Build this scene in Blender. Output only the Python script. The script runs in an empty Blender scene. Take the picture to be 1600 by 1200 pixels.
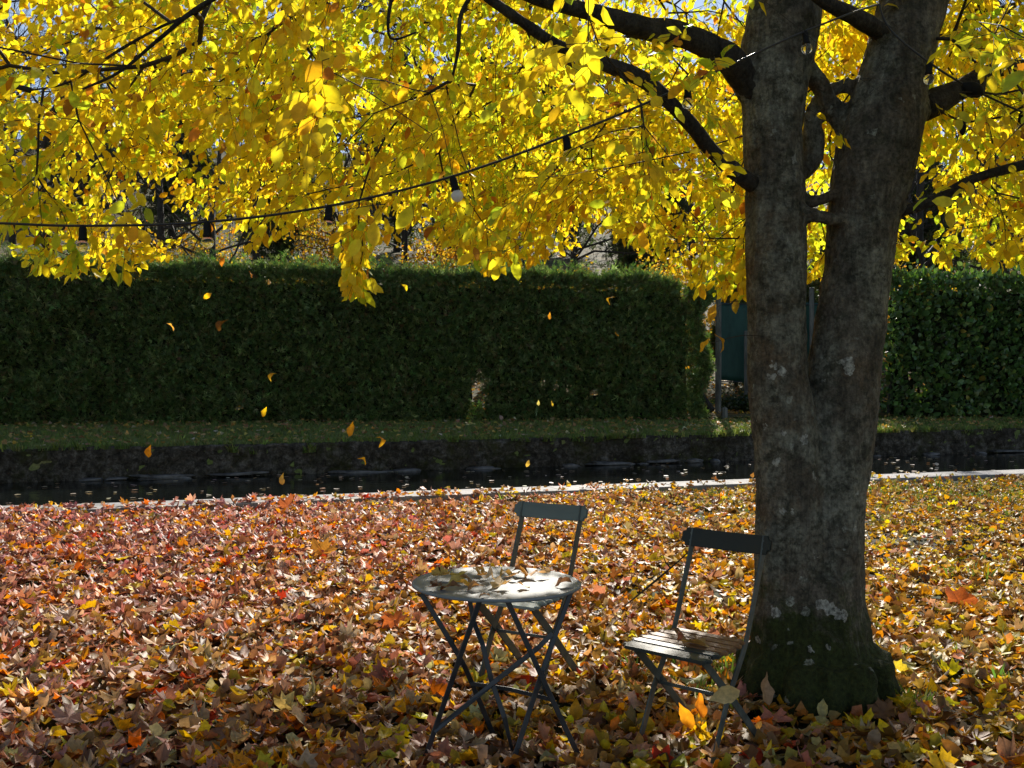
import bpy, bmesh, math, random
import numpy as np
from mathutils import Vector, Matrix, noise as mnoise

random.seed(7)
RS = np.random.RandomState(11)
SC = bpy.context.scene
COL = SC.collection
CAMZ, F = 1.62, 1600.0
R = math.radians

def P(px, py, D):
    """point seen at picture position px,py standing D metres into the garden"""
    return Vector(((px-800)/F*D, D, CAMZ+(590-py)/F*D))

# ------------------------------------------------------------------ helpers
def tag(o, label=None, cat=None, group=None, kind=None):
    if label: o['label'] = label
    if cat: o['category'] = cat
    if group: o['group'] = group
    if kind: o['kind'] = kind
    return o

def empty(name, loc=(0,0,0), rz=0):
    o = bpy.data.objects.new(name, None); COL.objects.link(o)
    o.location = loc; o.rotation_euler = (0,0,rz); o.empty_display_size = .2
    return o

def link(name, me, mat=None, parent=None, loc=None):
    o = bpy.data.objects.new(name, me); COL.objects.link(o)
    if mat and not me.materials: me.materials.append(mat)
    if parent: o.parent = parent
    if loc is not None: o.location = loc
    return o

def np_mesh(name, V, sizes, idx, colors=None, smooth=True):
    me = bpy.data.meshes.new(name)
    V = np.ascontiguousarray(V, dtype=np.float32)
    me.vertices.add(len(V)); me.vertices.foreach_set('co', V.ravel())
    idx = np.ascontiguousarray(idx, dtype=np.int32); sizes = np.ascontiguousarray(sizes, dtype=np.int32)
    me.loops.add(len(idx)); me.loops.foreach_set('vertex_index', idx)
    me.polygons.add(len(sizes))
    st = np.zeros(len(sizes), dtype=np.int32); st[1:] = np.cumsum(sizes)[:-1]
    me.polygons.foreach_set('loop_start', st)
    me.update(calc_edges=True)
    if smooth: me.polygons.foreach_set('use_smooth', np.ones(len(sizes), dtype=bool))
    if colors is not None:
        a = me.attributes.new('leaf_colour', 'FLOAT_COLOR', 'POINT')
        c = np.ones((len(V),4), dtype=np.float32); c[:,:3] = colors
        a.data.foreach_set('color', c.ravel())
    me.validate(verbose=False)
    return me

class MB:
    def __init__(s): s.v = []; s.f = []
    def add(s, vs, fs):
        b = len(s.v); s.v += [tuple(v) for v in vs]; s.f += [tuple(i+b for i in f) for f in fs]
    def tube(s, pts, rad, n=8, caps=True):
        pts = [Vector(p) for p in pts]
        if not hasattr(rad, '__len__'): rad = [rad]*len(pts)
        up = Vector((0,0,1)); b = len(s.v); prev = None
        for i, p in enumerate(pts):
            t = (pts[min(i+1,len(pts)-1)]-pts[max(i-1,0)])
            t = t.normalized() if t.length > 1e-9 else Vector((0,0,1))
            if prev is None:
                a = t.cross(up if abs(t.z) < .9 else Vector((1,0,0))).normalized()
            else:
                a = (prev - t*prev.dot(t)); a = a.normalized() if a.length > 1e-6 else t.orthogonal().normalized()
            prev = a; c = t.cross(a)
            for k in range(n):
                q = 2*math.pi*k/n
                s.v.append(tuple(p+(a*math.cos(q)+c*math.sin(q))*rad[i]))
        for i in range(len(pts)-1):
            for k in range(n):
                s.f.append((b+i*n+k, b+i*n+(k+1)%n, b+(i+1)*n+(k+1)%n, b+(i+1)*n+k))
        if caps:
            s.f.append(tuple(b+k for k in range(n))[::-1]); s.f.append(tuple(b+(len(pts)-1)*n+k for k in range(n)))
    def bar(s, pts, w, th, wdir):
        """flat iron bar along pts, w wide along wdir, th thick"""
        pts = [Vector(p) for p in pts]; b = len(s.v)
        for i, p in enumerate(pts):
            t = (pts[min(i+1,len(pts)-1)]-pts[max(i-1,0)]).normalized()
            wd = wdir[i] if isinstance(wdir, list) else wdir
            wv = Vector(wd); wv = (wv-t*wv.dot(t)).normalized(); nv = t.cross(wv)
            c = th*.22
            for a_, b_ in ((w/2,th/2-c),(w/2-c,th/2),(-w/2+c,th/2),(-w/2,th/2-c),(-w/2,-th/2+c),(-w/2+c,-th/2),(w/2-c,-th/2),(w/2,-th/2+c)):
                s.v.append(tuple(p+wv*a_+nv*b_))
        n = 8
        for i in range(len(pts)-1):
            for k in range(n):
                s.f.append((b+i*n+k, b+i*n+(k+1)%n, b+(i+1)*n+(k+1)%n, b+(i+1)*n+k))
        s.f.append(tuple(b+k for k in range(n))[::-1]); s.f.append(tuple(b+(len(pts)-1)*n+k for k in range(n)))
    def build(s, name, mat, parent=None, origin=None, smooth=False):
        me = bpy.data.meshes.new(name)
        V = s.v
        if origin is not None: V = [(x-origin[0],y-origin[1],z-origin[2]) for x,y,z in V]
        me.from_pydata(V, [], s.f); me.update()
        bm = bmesh.new(); bm.from_mesh(me); bmesh.ops.recalc_face_normals(bm, faces=bm.faces); bm.to_mesh(me); bm.free()
        if smooth: me.polygons.foreach_set('use_smooth', np.ones(len(me.polygons), dtype=bool))
        return link(name, me, mat, parent)

def catmull(pts, k=6):
    """smooth a list of points; tuples may carry extra values (radius)"""
    A = np.array([list(p) for p in pts], dtype=float); out = []
    n = len(A)
    for i in range(n-1):
        p0, p1, p2, p3 = A[max(i-1,0)], A[i], A[i+1], A[min(i+2,n-1)]
        for j in range(k):
            t = j/k
            out.append(.5*((2*p1)+(-p0+p2)*t+(2*p0-5*p1+4*p2-p3)*t*t+(-p0+3*p1-3*p2+p3)*t**3))
    out.append(A[-1])
    return np.array(out)

def nz(x, y, z=0., s=1.): return mnoise.noise(Vector((x*s, y*s, z*s)))

# ------------------------------------------------------------------ materials
def new_mat(name):
    m = bpy.data.materials.new(name); m.use_nodes = True
    nt = m.node_tree; nt.nodes.clear()
    out = nt.nodes.new('ShaderNodeOutputMaterial')
    return m, nt, out

def N(nt, typ, **kw):
    n = nt.nodes.new(typ)
    for k, v in kw.items():
        if k in n.inputs: n.inputs[k].default_value = v
        else: setattr(n, k, v)
    return n

def ramp(nt, fac, stops):
    r = nt.nodes.new('ShaderNodeValToRGB'); e = r.color_ramp.elements
    while len(e) < len(stops): e.new(.5)
    for i, (p, c) in enumerate(stops):
        e[i].position = p; e[i].color = (*c, 1) if len(c) == 3 else c
    nt.links.new(fac, r.inputs[0]); return r.outputs[0]

def mixc(nt, fac, a, b, mode='MIX'):
    m = nt.nodes.new('ShaderNodeMix'); m.data_type = 'RGBA'; m.blend_type = mode
    for sock, v in ((m.inputs[0], fac), (m.inputs[6], a), (m.inputs[7], b)):
        if hasattr(v, 'links'): nt.links.new(v, sock)
        elif isinstance(v, (int, float)): sock.default_value = v
        else: sock.default_value = (*v, 1)
    return m.outputs[2]

def coords(nt, scale=(1,1,1), kind='Object'):
    tc = nt.nodes.new('ShaderNodeTexCoord'); mp = nt.nodes.new('ShaderNodeMapping')
    mp.inputs['Scale'].default_value = scale
    nt.links.new(tc.outputs[kind], mp.inputs[0]); return mp.outputs[0]

def noise_tex(nt, vec, scale, detail=5, rough=.6):
    n = N(nt, 'ShaderNodeTexNoise', Scale=scale, Detail=detail, Roughness=rough)
    nt.links.new(vec, n.inputs['Vector']); return n.outputs[0]

def bump(nt, h, strength=.4, dist=.01):
    b = N(nt, 'ShaderNodeBump', Strength=strength, Distance=dist)
    nt.links.new(h, b.inputs['Height']); return b.outputs[0]

def principled(nt, out, base, rough=.6, spec=.5, normal=None, metallic=0):
    p = nt.nodes.new('ShaderNodeBsdfPrincipled')
    if hasattr(base, 'links'): nt.links.new(base, p.inputs['Base Color'])
    else: p.inputs['Base Color'].default_value = (*base, 1)
    if hasattr(rough, 'links'): nt.links.new(rough, p.inputs['Roughness'])
    else: p.inputs['Roughness'].default_value = rough
    p.inputs['Specular IOR Level'].default_value = spec; p.inputs['Metallic'].default_value = metallic
    if normal: nt.links.new(normal, p.inputs['Normal'])
    if out: nt.links.new(p.outputs[0], out.inputs[0])
    return p

def leaf_mat(name, trans=.5, rough=.45, spec=.5, tcol=(1,1,1), vein=.12, nscale=60):
    m, nt, out = new_mat(name)
    at = nt.nodes.new('ShaderNodeAttribute'); at.attribute_name = 'leaf_colour'
    v = coords(nt)
    nf = noise_tex(nt, v, nscale, 3)
    c = mixc(nt, vein*2, at.outputs['Color'], ramp(nt, nf, [(.3,(.35,.3,.25)),(.65,(1.25,1.2,1.1))]), 'MULTIPLY')
    p = principled(nt, None, c, rough, spec, bump(nt, nf, .35, .004))
    tr = nt.nodes.new('ShaderNodeBsdfTranslucent')
    nt.links.new(mixc(nt, 1.0, c, tcol, 'MULTIPLY'), tr.inputs[0])
    mx = N(nt, 'ShaderNodeMixShader', Fac=trans)
    nt.links.new(p.outputs[0], mx.inputs[1]); nt.links.new(tr.outputs[0], mx.inputs[2])
    nt.links.new(mx.outputs[0], out.inputs[0])
    return m

M = {}
M['crown'] = leaf_mat('crown_leaf', .66, .5, .3, (1.12,1.13,.45), .16, 35)
M['litter'] = leaf_mat('litter_leaf', .34, .56, .45, (1.3,1.1,.8), .24, 55)
M['thuja'] = leaf_mat('thuja_frond', .35, .6, .35, (1,1.15,.5), .2, 20)
M['laurel'] = leaf_mat('laurel_leaf', .32, .33, .5, (1.1,1.3,.4), .1, 10)
M['grass'] = leaf_mat('grass_blade', .4, .5, .4, (1,1.1,.5), .1, 20)

def bark_mat(name, c1, c2, moss=None, lichens=None):
    m, nt, out = new_mat(name)
    v = coords(nt)
    vs = coords(nt, (1,1,.28))
    n1 = noise_tex(nt, vs, 9, 8, .65); n2 = noise_tex(nt, v, 2.6, 6, .65); n3 = noise_tex(nt, v, 45, 4, .7)
    c = ramp(nt, n1, [(.32,c1),(.5,tuple((a+b)/2 for a,b in zip(c1,c2))),(.68,c2)])
    if lichens:
        # grey crust, brown algae, green moss low down, pale lichen spots
        c = mixc(nt, ramp(nt, n2, [(.45,(0,0,0)),(.56,(.9,.9,.9))]), c, (.19,.19,.15))
        c = mixc(nt, ramp(nt, noise_tex(nt, v, 11, 8, .75), [(.50,(0,0,0)),(.60,(.85,.85,.85))]), c, (.045,.045,.03))
        c = mixc(nt, ramp(nt, noise_tex(nt, v, 3.4, 7, .7), [(.52,(0,0,0)),(.64,(.8,.8,.8))]), c, (.11,.08,.05))
        sx = nt.nodes.new('ShaderNodeSeparateXYZ'); nt.links.new(v, sx.inputs[0])
        mr = N(nt, 'ShaderNodeMapRange'); nt.links.new(sx.outputs[2], mr.inputs[0])
        for k, val in zip((1,2,3,4), (.02,.85,.62,.0)): mr.inputs[k].default_value = val
        ad = N(nt, 'ShaderNodeMath', operation='ADD'); nt.links.new(mr.outputs[0], ad.inputs[0])
        nt.links.new(noise_tex(nt, v, 5, 6, .7), ad.inputs[1])
        c = mixc(nt, ramp(nt, ad.outputs[0], [(.72,(0,0,0)),(.86,(1,1,1))]), c, moss)
        sp = nt.nodes.new('ShaderNodeTexVoronoi'); sp.inputs['Scale'].default_value = 14
        dn = nt.nodes.new('ShaderNodeTexNoise'); dn.inputs['Scale'].default_value = 30; dn.inputs['Detail'].default_value = 4
        nt.links.new(v, dn.inputs['Vector'])
        va = N(nt, 'ShaderNodeVectorMath', operation='MULTIPLY_ADD'); nt.links.new(dn.outputs['Color'], va.inputs[0])
        va.inputs[1].default_value = (.07,.07,.07); nt.links.new(v, va.inputs[2])
        nt.links.new(va.outputs[0], sp.inputs['Vector'])
        sc_ = nt.nodes.new('ShaderNodeSeparateColor'); nt.links.new(sp.outputs['Color'], sc_.inputs[0])
        th = N(nt, 'ShaderNodeMath', operation='MULTIPLY'); nt.links.new(sc_.outputs[0], th.inputs[0]); th.inputs[1].default_value = 1.0
        pw = N(nt, 'ShaderNodeMath', operation='POWER'); nt.links.new(th.outputs[0], pw.inputs[0]); pw.inputs[1].default_value = 5
        ml = N(nt, 'ShaderNodeMath', operation='MULTIPLY'); nt.links.new(pw.outputs[0], ml.inputs[0]); ml.inputs[1].default_value = .36
        lt = N(nt, 'ShaderNodeMath', operation='LESS_THAN'); nt.links.new(sp.outputs['Distance'], lt.inputs[0]); nt.links.new(ml.outputs[0], lt.inputs[1])
        lf = N(nt, 'ShaderNodeMath', operation='MULTIPLY'); nt.links.new(lt.outputs[0], lf.inputs[0]); nt.links.new(ramp(nt, n3, [(.35,(.15,)*3),(.6,(.9,)*3)]), lf.inputs[1])
        c = mixc(nt, lf.outputs[0], c, (.24,.25,.21))
        for (q, r_) in lichens:
            d = N(nt, 'ShaderNodeVectorMath', operation='DISTANCE'); nt.links.new(va.outputs[0], d.inputs[0])
            d.inputs[1].default_value = (q[0]+.035, q[1]+.035, q[2]+.035)
            l2 = N(nt, 'ShaderNodeMath', operation='LESS_THAN'); nt.links.new(d.outputs['Value'], l2.inputs[0]); l2.inputs[1].default_value = r_
            lg = N(nt, 'ShaderNodeMath', operation='MULTIPLY'); nt.links.new(l2.outputs[0], lg.inputs[0]); nt.links.new(ramp(nt, n3, [(.35,(.35,)*3),(.55,(1.,)*3)]), lg.inputs[1])
            c = mixc(nt, lg.outputs[0], c, (.33,.33,.29))
    c = mixc(nt, .85, c, ramp(nt, n3, [(.32,(.35,.35,.35)),(.66,(1.5,1.5,1.5))]), 'MULTIPLY')
    n4 = noise_tex(nt, coords(nt, (1,1,.16)), 28, 6, .75)
    c = mixc(nt, .7, c, ramp(nt, n4, [(.36,(.4,.4,.4)),(.62,(1.3,1.3,1.3))]), 'MULTIPLY')
    ad2 = N(nt, 'ShaderNodeMath', operation='ADD'); nt.links.new(n1, ad2.inputs[0]); nt.links.new(n3, ad2.inputs[1])
    ad3 = N(nt, 'ShaderNodeMath', operation='ADD'); nt.links.new(ad2.outputs[0], ad3.inputs[0]); nt.links.new(n4, ad3.inputs[1])
    principled(nt, out, c, .85, .25, bump(nt, ad3.outputs[0], 1., .02))
    return m

def simple_mat(name, c1, c2, scale, rough=.7, spec=.4, bs=.3, bd=.01, stretch=(1,1,1), detail=6, metallic=0):
    m, nt, out = new_mat(name)
    v = coords(nt, stretch); n = noise_tex(nt, v, scale, detail, .65)
    c = ramp(nt, n, [(.35,c1),(.65,c2)])
    principled(nt, out, c, rough, spec, bump(nt, n, bs, bd), metallic)
    return m

M['twig'] = simple_mat('twig_bark', (.02,.016,.012), (.05,.04,.03), 30, .8, .3)
M['wood_dark'] = bark_mat('woodland_bark', (.02,.017,.013), (.055,.05,.04))
M['iron_dark'] = simple_mat('dark_iron', (.014,.017,.021), (.030,.034,.039), 18, .42, .5, .2, .002)
M['iron_green'] = simple_mat('green_grey_iron', (.035,.045,.042), (.09,.11,.10), 14, .5, .5, .2, .002)
M['cable'] = simple_mat('black_rubber', (.008,.008,.008), (.015,.015,.016), 40, .45, .5, .1, .001)
M['socket'] = simple_mat('black_plastic', (.004,.004,.004), (.008,.008,.008), 40, .7, .2, .1, .001)

def paint_mat(name, base, worn, amount=.62, stretch=(1,1,1), rough=.45):
    m, nt, out = new_mat(name)
    v = coords(nt, stretch)
    n = noise_tex(nt, v, 14, 8, .7); n2 = noise_tex(nt, v, 4, 4)
    c = mixc(nt, ramp(nt, n2, [(.3,(0,0,0)),(.7,(1,1,1))]), tuple(x*.8 for x in base), base)
    c = mixc(nt, ramp(nt, n, [(amount,(0,0,0)),(amount+.04,(1,1,1))]), c, worn)
    principled(nt, out, c, rough, .3, bump(nt, n, .25, .003))
    return m
M['table_top'] = paint_mat('pale_grey_paint', (.20,.225,.24), (.11,.09,.08), .72, (1,1,1), .38)
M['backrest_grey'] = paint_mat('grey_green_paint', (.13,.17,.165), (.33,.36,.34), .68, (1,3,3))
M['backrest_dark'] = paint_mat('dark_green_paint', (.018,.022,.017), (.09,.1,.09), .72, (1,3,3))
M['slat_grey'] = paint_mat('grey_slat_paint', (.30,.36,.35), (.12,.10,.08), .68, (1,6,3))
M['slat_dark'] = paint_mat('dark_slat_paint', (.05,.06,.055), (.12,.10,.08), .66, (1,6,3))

def grain_mat(name, c1, c2):
    m, nt, out = new_mat(name)
    v = coords(nt, (3,40,40)); n = noise_tex(nt, v, 2, 8, .7)
    c = ramp(nt, n, [(.3,c1),(.7,c2)])
    principled(nt, out, c, .6, .4, bump(nt, n, .4, .003))
    return m
M['slat_wood'] = grain_mat('weathered_wood', (.12,.055,.022), (.30,.155,.065))

m, nt, out = new_mat('bulb_glass')
p = principled(nt, out, (.95,.95,.92), .03, .5); p.inputs['Transmission Weight'].default_value = 1; p.inputs['IOR'].default_value = 1.32
M['glass'] = m
m, nt, out = new_mat('pale_bulb')
p = principled(nt, None, (.85,.85,.85), .25, .6); tr = N(nt, 'ShaderNodeBsdfTranslucent'); tr.inputs[0].default_value = (.95,.93,.9,1)
mx = N(nt, 'ShaderNodeMixShader', Fac=.55); nt.links.new(p.outputs[0], mx.inputs[1]); nt.links.new(tr.outputs[0], mx.inputs[2]); nt.links.new(mx.outputs[0], out.inputs[0])
M['bulb_pale'] = m  # pale, partly translucent surface for one bulb on the string

m, nt, out = new_mat('canal_water')
v = coords(nt, (1.2,3.5,1)); n = noise_tex(nt, v, 2.2, 3, .5)
p = principled(nt, out, (.006,.008,.007), .04, .5, bump(nt, n, .10, .05)); p.inputs['IOR'].default_value = 1.33
M['water'] = m

m, nt, out = new_mat('lawn_soil')
v = coords(nt); n = noise_tex(nt, v, 1.3, 8, .7); n2 = noise_tex(nt, v, 30, 6, .7)
c = mixc(nt, ramp(nt, n, [(.45,(0,0,0)),(.6,(1,1,1))]), (.035,.024,.014), (.04,.06,.016))
c = mixc(nt, .6, c, ramp(nt, n2, [(.3,(.4,.4,.4)),(.7,(1.5,1.5,1.5))]), 'MULTIPLY')
principled(nt, out, c, .9, .2, bump(nt, n2, .8, .03)); M['soil'] = m

m, nt, out = new_mat('bank_grass')
v = coords(nt); n = noise_tex(nt, v, .8, 8, .7); n2 = noise_tex(nt, v, 22, 6, .7)
c = ramp(nt, n, [(.35,(.10,.13,.035)),(.55,(.16,.20,.055)),(.7,(.22,.20,.08))])
c = mixc(nt, .7, c, ramp(nt, n2, [(.3,(.4,.4,.4)),(.7,(1.5,1.5,1.5))]), 'MULTIPLY')
principled(nt, out, c, .9, .2, bump(nt, n2, .8, .04)); M['bank'] = m

m, nt, out = new_mat('woodland_floor')
v = coords(nt); n = noise_tex(nt, v, .5, 8, .7); n2 = noise_tex(nt, v, 3, 8, .75)
c = ramp(nt, n, [(.35,(.045,.065,.02)),(.5,(.09,.08,.03)),(.66,(.20,.14,.035))])
c = mixc(nt, .8, c, ramp(nt, n2, [(.35,(.3,.3,.3)),(.65,(1.7,1.6,1.5))]), 'MULTIPLY')
principled(nt, out, c, .9, .2, bump(nt, n2, 1., .15)); M['wood_floor'] = m

m, nt, out = new_mat('kerb_concrete')
v = coords(nt); n = noise_tex(nt, v, 3, 8, .7); n2 = noise_tex(nt, v, 40, 5, .7)
c = ramp(nt, n, [(.3,(.17,.16,.15)),(.55,(.32,.31,.30)),(.75,(.40,.38,.37))])
c = mixc(nt, .5, c, ramp(nt, n2, [(.3,(.5,.5,.5)),(.7,(1.3,1.3,1.3))]), 'MULTIPLY')
principled(nt, out, c, .8, .35, bump(nt, n2, .5, .01)); M['kerb'] = m

m, nt, out = new_mat('old_mossy_wall')
v = coords(nt); n = noise_tex(nt, v, 1.1, 9, .75); n2 = noise_tex(nt, v, 6, 9, .8); n3 = noise_tex(nt, v, .8, 6, .7)
vr = nt.nodes.new('ShaderNodeTexVoronoi'); vr.feature = 'DISTANCE_TO_EDGE'; vr.inputs['Scale'].default_value = 3.2; vr.inputs['Randomness'].default_value = 1
dn = N(nt, 'ShaderNodeTexNoise', Scale=4., Detail=5.); nt.links.new(v, dn.inputs['Vector'])
va = N(nt, 'ShaderNodeVectorMath', operation='MULTIPLY_ADD'); nt.links.new(dn.outputs['Color'], va.inputs[0]); va.inputs[1].default_value = (.35,.35,.35); nt.links.new(v, va.inputs[2])
nt.links.new(va.outputs[0], vr.inputs['Vector'])
c = ramp(nt, n2, [(.34,(.016,.014,.012)),(.5,(.075,.066,.052)),(.60,(.17,.155,.13)),(.72,(.32,.30,.27))])
c = mixc(nt, ramp(nt, n, [(.50,(0,0,0)),(.62,(.8,.8,.8))]), c, (.05,.055,.014))
c = mixc(nt, ramp(nt, n3, [(.5,(0,0,0)),(.65,(.7,.7,.7))]), c, (.02,.016,.010))
c = mixc(nt, ramp(nt, vr.outputs['Distance'], [(.0,(.45,.45,.45)),(.04,(0,0,0))]), c, (.008,.008,.006))
ad = N(nt, 'ShaderNodeMath', operation='MULTIPLY_ADD'); nt.links.new(vr.outputs['Distance'], ad.inputs[0]); ad.inputs[1].default_value = 1.5; nt.links.new(n2, ad.inputs[2])
principled(nt, out, c, 1., .05, bump(nt, ad.outputs[0], 1., .09)); M['wall'] = m
M['stone'] = simple_mat('footing_stone_grey', (.018,.017,.016), (.17,.165,.155), 3.2, .7, .4, 1., .04)
M['mesh_screen'] = simple_mat('green_screen_cloth', (.008,.04,.032), (.018,.07,.055), 3, .6, .3, .3, .02, (1,1,.3))
M['post'] = simple_mat('fence_post_wood', (.05,.05,.045), (.16,.16,.14), 9, .8, .3, .4, .01, (1,1,.2))
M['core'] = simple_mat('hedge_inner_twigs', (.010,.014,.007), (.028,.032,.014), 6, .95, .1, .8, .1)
M['moss'] = M['bank']

# ------------------------------------------------------------------ leaf templates
def beech(n_var=14, wid=.6, curl=1.0, seed=1):
    rs = np.random.RandomState(seed); out = []
    ts = [0,.22,.5,.78,1.0]; ws = [0,.40,.5,.33,0]
    for k in range(n_var):
        fold = rs.uniform(.0,.5)*curl; bend = rs.normal(0,.35)*curl; tw = rs.normal(0,.5)*curl; ph = rs.uniform(0,6)
        vs = []
        for t, w in zip(ts, ws):
            for s in ((-1,0,1) if w else (0,)):
                x = s*w*wid*(1-.25*abs(fold)); y = t
                z = abs(x)*fold + bend*(t-.5)**2*1.6 + x*tw*(t-.5) + .05*curl*math.sin(9*t+ph+3*s)*abs(s)
                vs.append((x,y,z))
        out.append(vs)
    # verts: 0 base | 1 2 3 | 4 5 6 | 7 8 9 | 10 tip
    fs = [(0,2,1),(0,3,2)]
    for r in (1,4):
        fs += [(r,r+1,r+4,r+3),(r+1,r+2,r+5,r+4)]
    fs += [(7,8,10),(8,9,10)]
    return np.array(out, dtype=np.float32), fs

def leaf_fine(n_var=20, wid=.6, curl=1.0, seed=1, m=9):
    rs = np.random.RandomState(seed); out = []; ts = np.linspace(0,1,m+2)[1:-1]
    ws = .5*np.sin(math.pi*ts**.82)**.9*(1-.25*ts**3)
    for k in range(n_var):
        fold = rs.uniform(.05,.6)*curl; bend = rs.normal(0,.4)*curl; tw = rs.normal(0,.6)*curl; ph = rs.uniform(0,6,2); sw = rs.normal(0,.12)
        vs = [(0,0,bend*.4)]
        for t, w in zip(ts, ws):
            for q in (-1,-.5,0,.5,1):
                x = q*w*wid*(1+.07*math.sin(23*t+ph[0]+q)); z = abs(x)*fold+bend*(t-.5)**2*1.6+x*tw*(t-.5)+.035*curl*math.sin(11*t+ph[1]+3*q)*abs(q)
                vs.append((x+sw*(t-.5)**2*4*.3, t, z))
        vs.append((sw*.3, 1.06, bend*.45)); out.append(vs)
    fs = [(0,i+1,i) for i in range(1,5)]
    for r_ in range(m-1):
        b = 1+r_*5; fs += [(b+i,b+i+1,b+i+6,b+i+5) for i in range(4)]
    b = 1+(m-1)*5; e = 1+m*5; fs += [(b+i,b+i+1,e) for i in range(4)]
    return np.array(out, dtype=np.float32), fs

def maple(n_var=16, curl=1.0, seed=2):
    rs = np.random.RandomState(seed)
    J = lambda q: [(x+rs.normal(0,.05), y+rs.normal(0,.05)) for x, y in q]
    half = [(.11,.82),(.22,.80),(.20,.64),(.34,.70),(.55,.70),(.50,.54),(.60,.38),(.44,.33),(.46,.12),(.24,.12)]
    ol = [(0,1.0)]+half+[(.02,.02)]+[(-.02,.02)]+[(-x,y) for x,y in half[::-1]]
    out = []
    for k in range(n_var):
        a, b, c = rs.uniform(-.2,.9)*curl, rs.normal(0,.5)*curl, rs.normal(0,.5)*curl; ph = rs.uniform(0,6,2)
        vs = []
        for x, y in [(0,.38)]+J(ol):
            x2 = x*(1-.2*abs(a)); yy = y-.38
            z = a*(x*x)*1.2 + b*yy*yy*1.1 + c*x*yy + .07*curl*math.sin(7*x+ph[0])*math.cos(6*y+ph[1])
            vs.append((x2, y, z))
        out.append(vs)
    n = len(ol)
    fs = [(0,1+(i+1)%n,1+i) for i in range(n)]
    return np.array(out, dtype=np.float32), fs

def frond(n_var=8, seed=3):
    """flat thuja spray: a few narrow blades in a fan"""
    rs = np.random.RandomState(seed); out = []; fs = None
    for k in range(n_var):
        vs = []; ff = []
        for a in (-50,-24,0,24,50):
            a = R(a+rs.uniform(-9,9)); L = rs.uniform(.55,1.0)*(1-.3*abs(a)); y0 = rs.uniform(0,.35)
            d = (math.sin(a), math.cos(a)); q = (d[1], -d[0]); w = .055
            b = len(vs); zz = rs.normal(0,.12)
            vs += [(0,y0,0),(d[0]*L*.5+q[0]*w,y0+d[1]*L*.5+q[1]*w,zz*.5),(d[0]*L,y0+d[1]*L,zz-.1),(d[0]*L*.5-q[0]*w,y0+d[1]*L*.5-q[1]*w,zz*.5)]
            ff.append((b,b+1,b+2,b+3))
        out.append(vs); fs = ff
    return np.array(out, dtype=np.float32), fs

def blade(n_var=8, seed=4):
    rs = np.random.RandomState(seed); out = []
    for k in range(n_var):
        vs = []; ff = []
        for j in range(4):
            an = rs.uniform(0,6.28); lean = rs.uniform(.1,.6); d = (math.cos(an), math.sin(an)); q = (-d[1]*.05, d[0]*.05); h = rs.uniform(.6,1)
            o = rs.normal(0,.12,2); b = len(vs)
            vs += [(o[0]-q[0],o[1]-q[1],0),(o[0]+q[0],o[1]+q[1],0),(o[0]+d[0]*lean*.4+q[0]*.7,o[1]+d[1]*lean*.4+q[1]*.7,h*.6),(o[0]+d[0]*lean,o[1]+d[1]*lean,h)]
            ff += [(b,b+1,b+2),(b,b+2,b+3)]
        out.append(vs); fs = ff
    return np.array(out, dtype=np.float32), fs

def scatter(name, tmpl, pos, rot, scale, col, mat, parent=None, origin=None, smooth=True):
    T, fs = tmpl; n = len(pos)
    var = RS.randint(0, len(T), n)
    V = T[var]*np.asarray(scale, dtype=np.float32).reshape(n,1,-1)
    V = np.einsum('nij,nkj->nki', rot.astype(np.float32), V) + pos[:,None,:].astype(np.float32)
    if origin is not None: V = V-np.array(origin, dtype=np.float32)
    nv = T.shape[1]
    base = np.array([i for f in fs for i in f]); sz = np.array([len(f) for f in fs])
    idx = (base[None,:]+np.arange(n)[:,None]*nv).ravel(); sizes = np.tile(sz, n)
    C = np.repeat(col, nv, axis=0)
    return V.reshape(-1,3), sizes, idx, C

def merge(parts):
    off = 0; Vs, S, I, C = [], [], [], []
    for V, s, i, c in parts:
        Vs.append(V); S.append(s); I.append(i+off); C.append(c); off += len(V)
    return np.concatenate(Vs), np.concatenate(S), np.concatenate(I), np.concatenate(C)

def frame(ydir, zdir):
    """rotation matrices with local y along ydir and z as near zdir as possible"""
    y = ydir/np.linalg.norm(ydir, axis=1, keepdims=True)
    x = np.cross(y, zdir); x /= np.linalg.norm(x, axis=1, keepdims=True)+1e-9
    z = np.cross(x, y)
    return np.stack([x,y,z], axis=2)

def palette(n, cols, w, jit=.18, rs=RS):
    cols = np.array(cols); k = rs.choice(len(cols), n, p=np.array(w)/sum(w))
    c = cols[k]*np.exp(rs.normal(0, jit, (n,1)))*np.exp(rs.normal(0, jit*.35, (n,3)))
    return np.clip(c, 0, .95)

# ------------------------------------------------------------------ camera, light, sky
cam = bpy.data.cameras.new('camera'); co = bpy.data.objects.new('camera', cam); COL.objects.link(co)
cam.sensor_width = 36; cam.lens = 36; cam.clip_end = 2000; cam.clip_start = .05
co.location = (0,0,CAMZ); co.rotation_euler = (R(90)-math.atan(10/1600.), 0, 0); SC.camera = co
SUN_EL, SUN_AZ = 31.0, 9.0
w = bpy.data.worlds.new('World'); SC.world = w; w.use_nodes = True
nt = w.node_tree; bg = nt.nodes['Background']
sky = nt.nodes.new('ShaderNodeTexSky'); sky.sky_type = 'NISHITA'; sky.sun_disc = False
sky.sun_elevation = R(SUN_EL); sky.sun_rotation = R(SUN_AZ); sky.air_density = 1.0; sky.dust_density = .1; sky.altitude = 800; sky.ozone_density = 2.0
hs = nt.nodes.new('ShaderNodeHueSaturation'); hs.inputs['Saturation'].default_value = .75; nt.links.new(sky.outputs[0], hs.inputs['Color']); nt.links.new(hs.outputs[0], bg.inputs[0]); bg.inputs[1].default_value = .075
L = bpy.data.lights.new('sun', 'SUN'); lo = bpy.data.objects.new('sun', L); COL.objects.link(lo)
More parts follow.
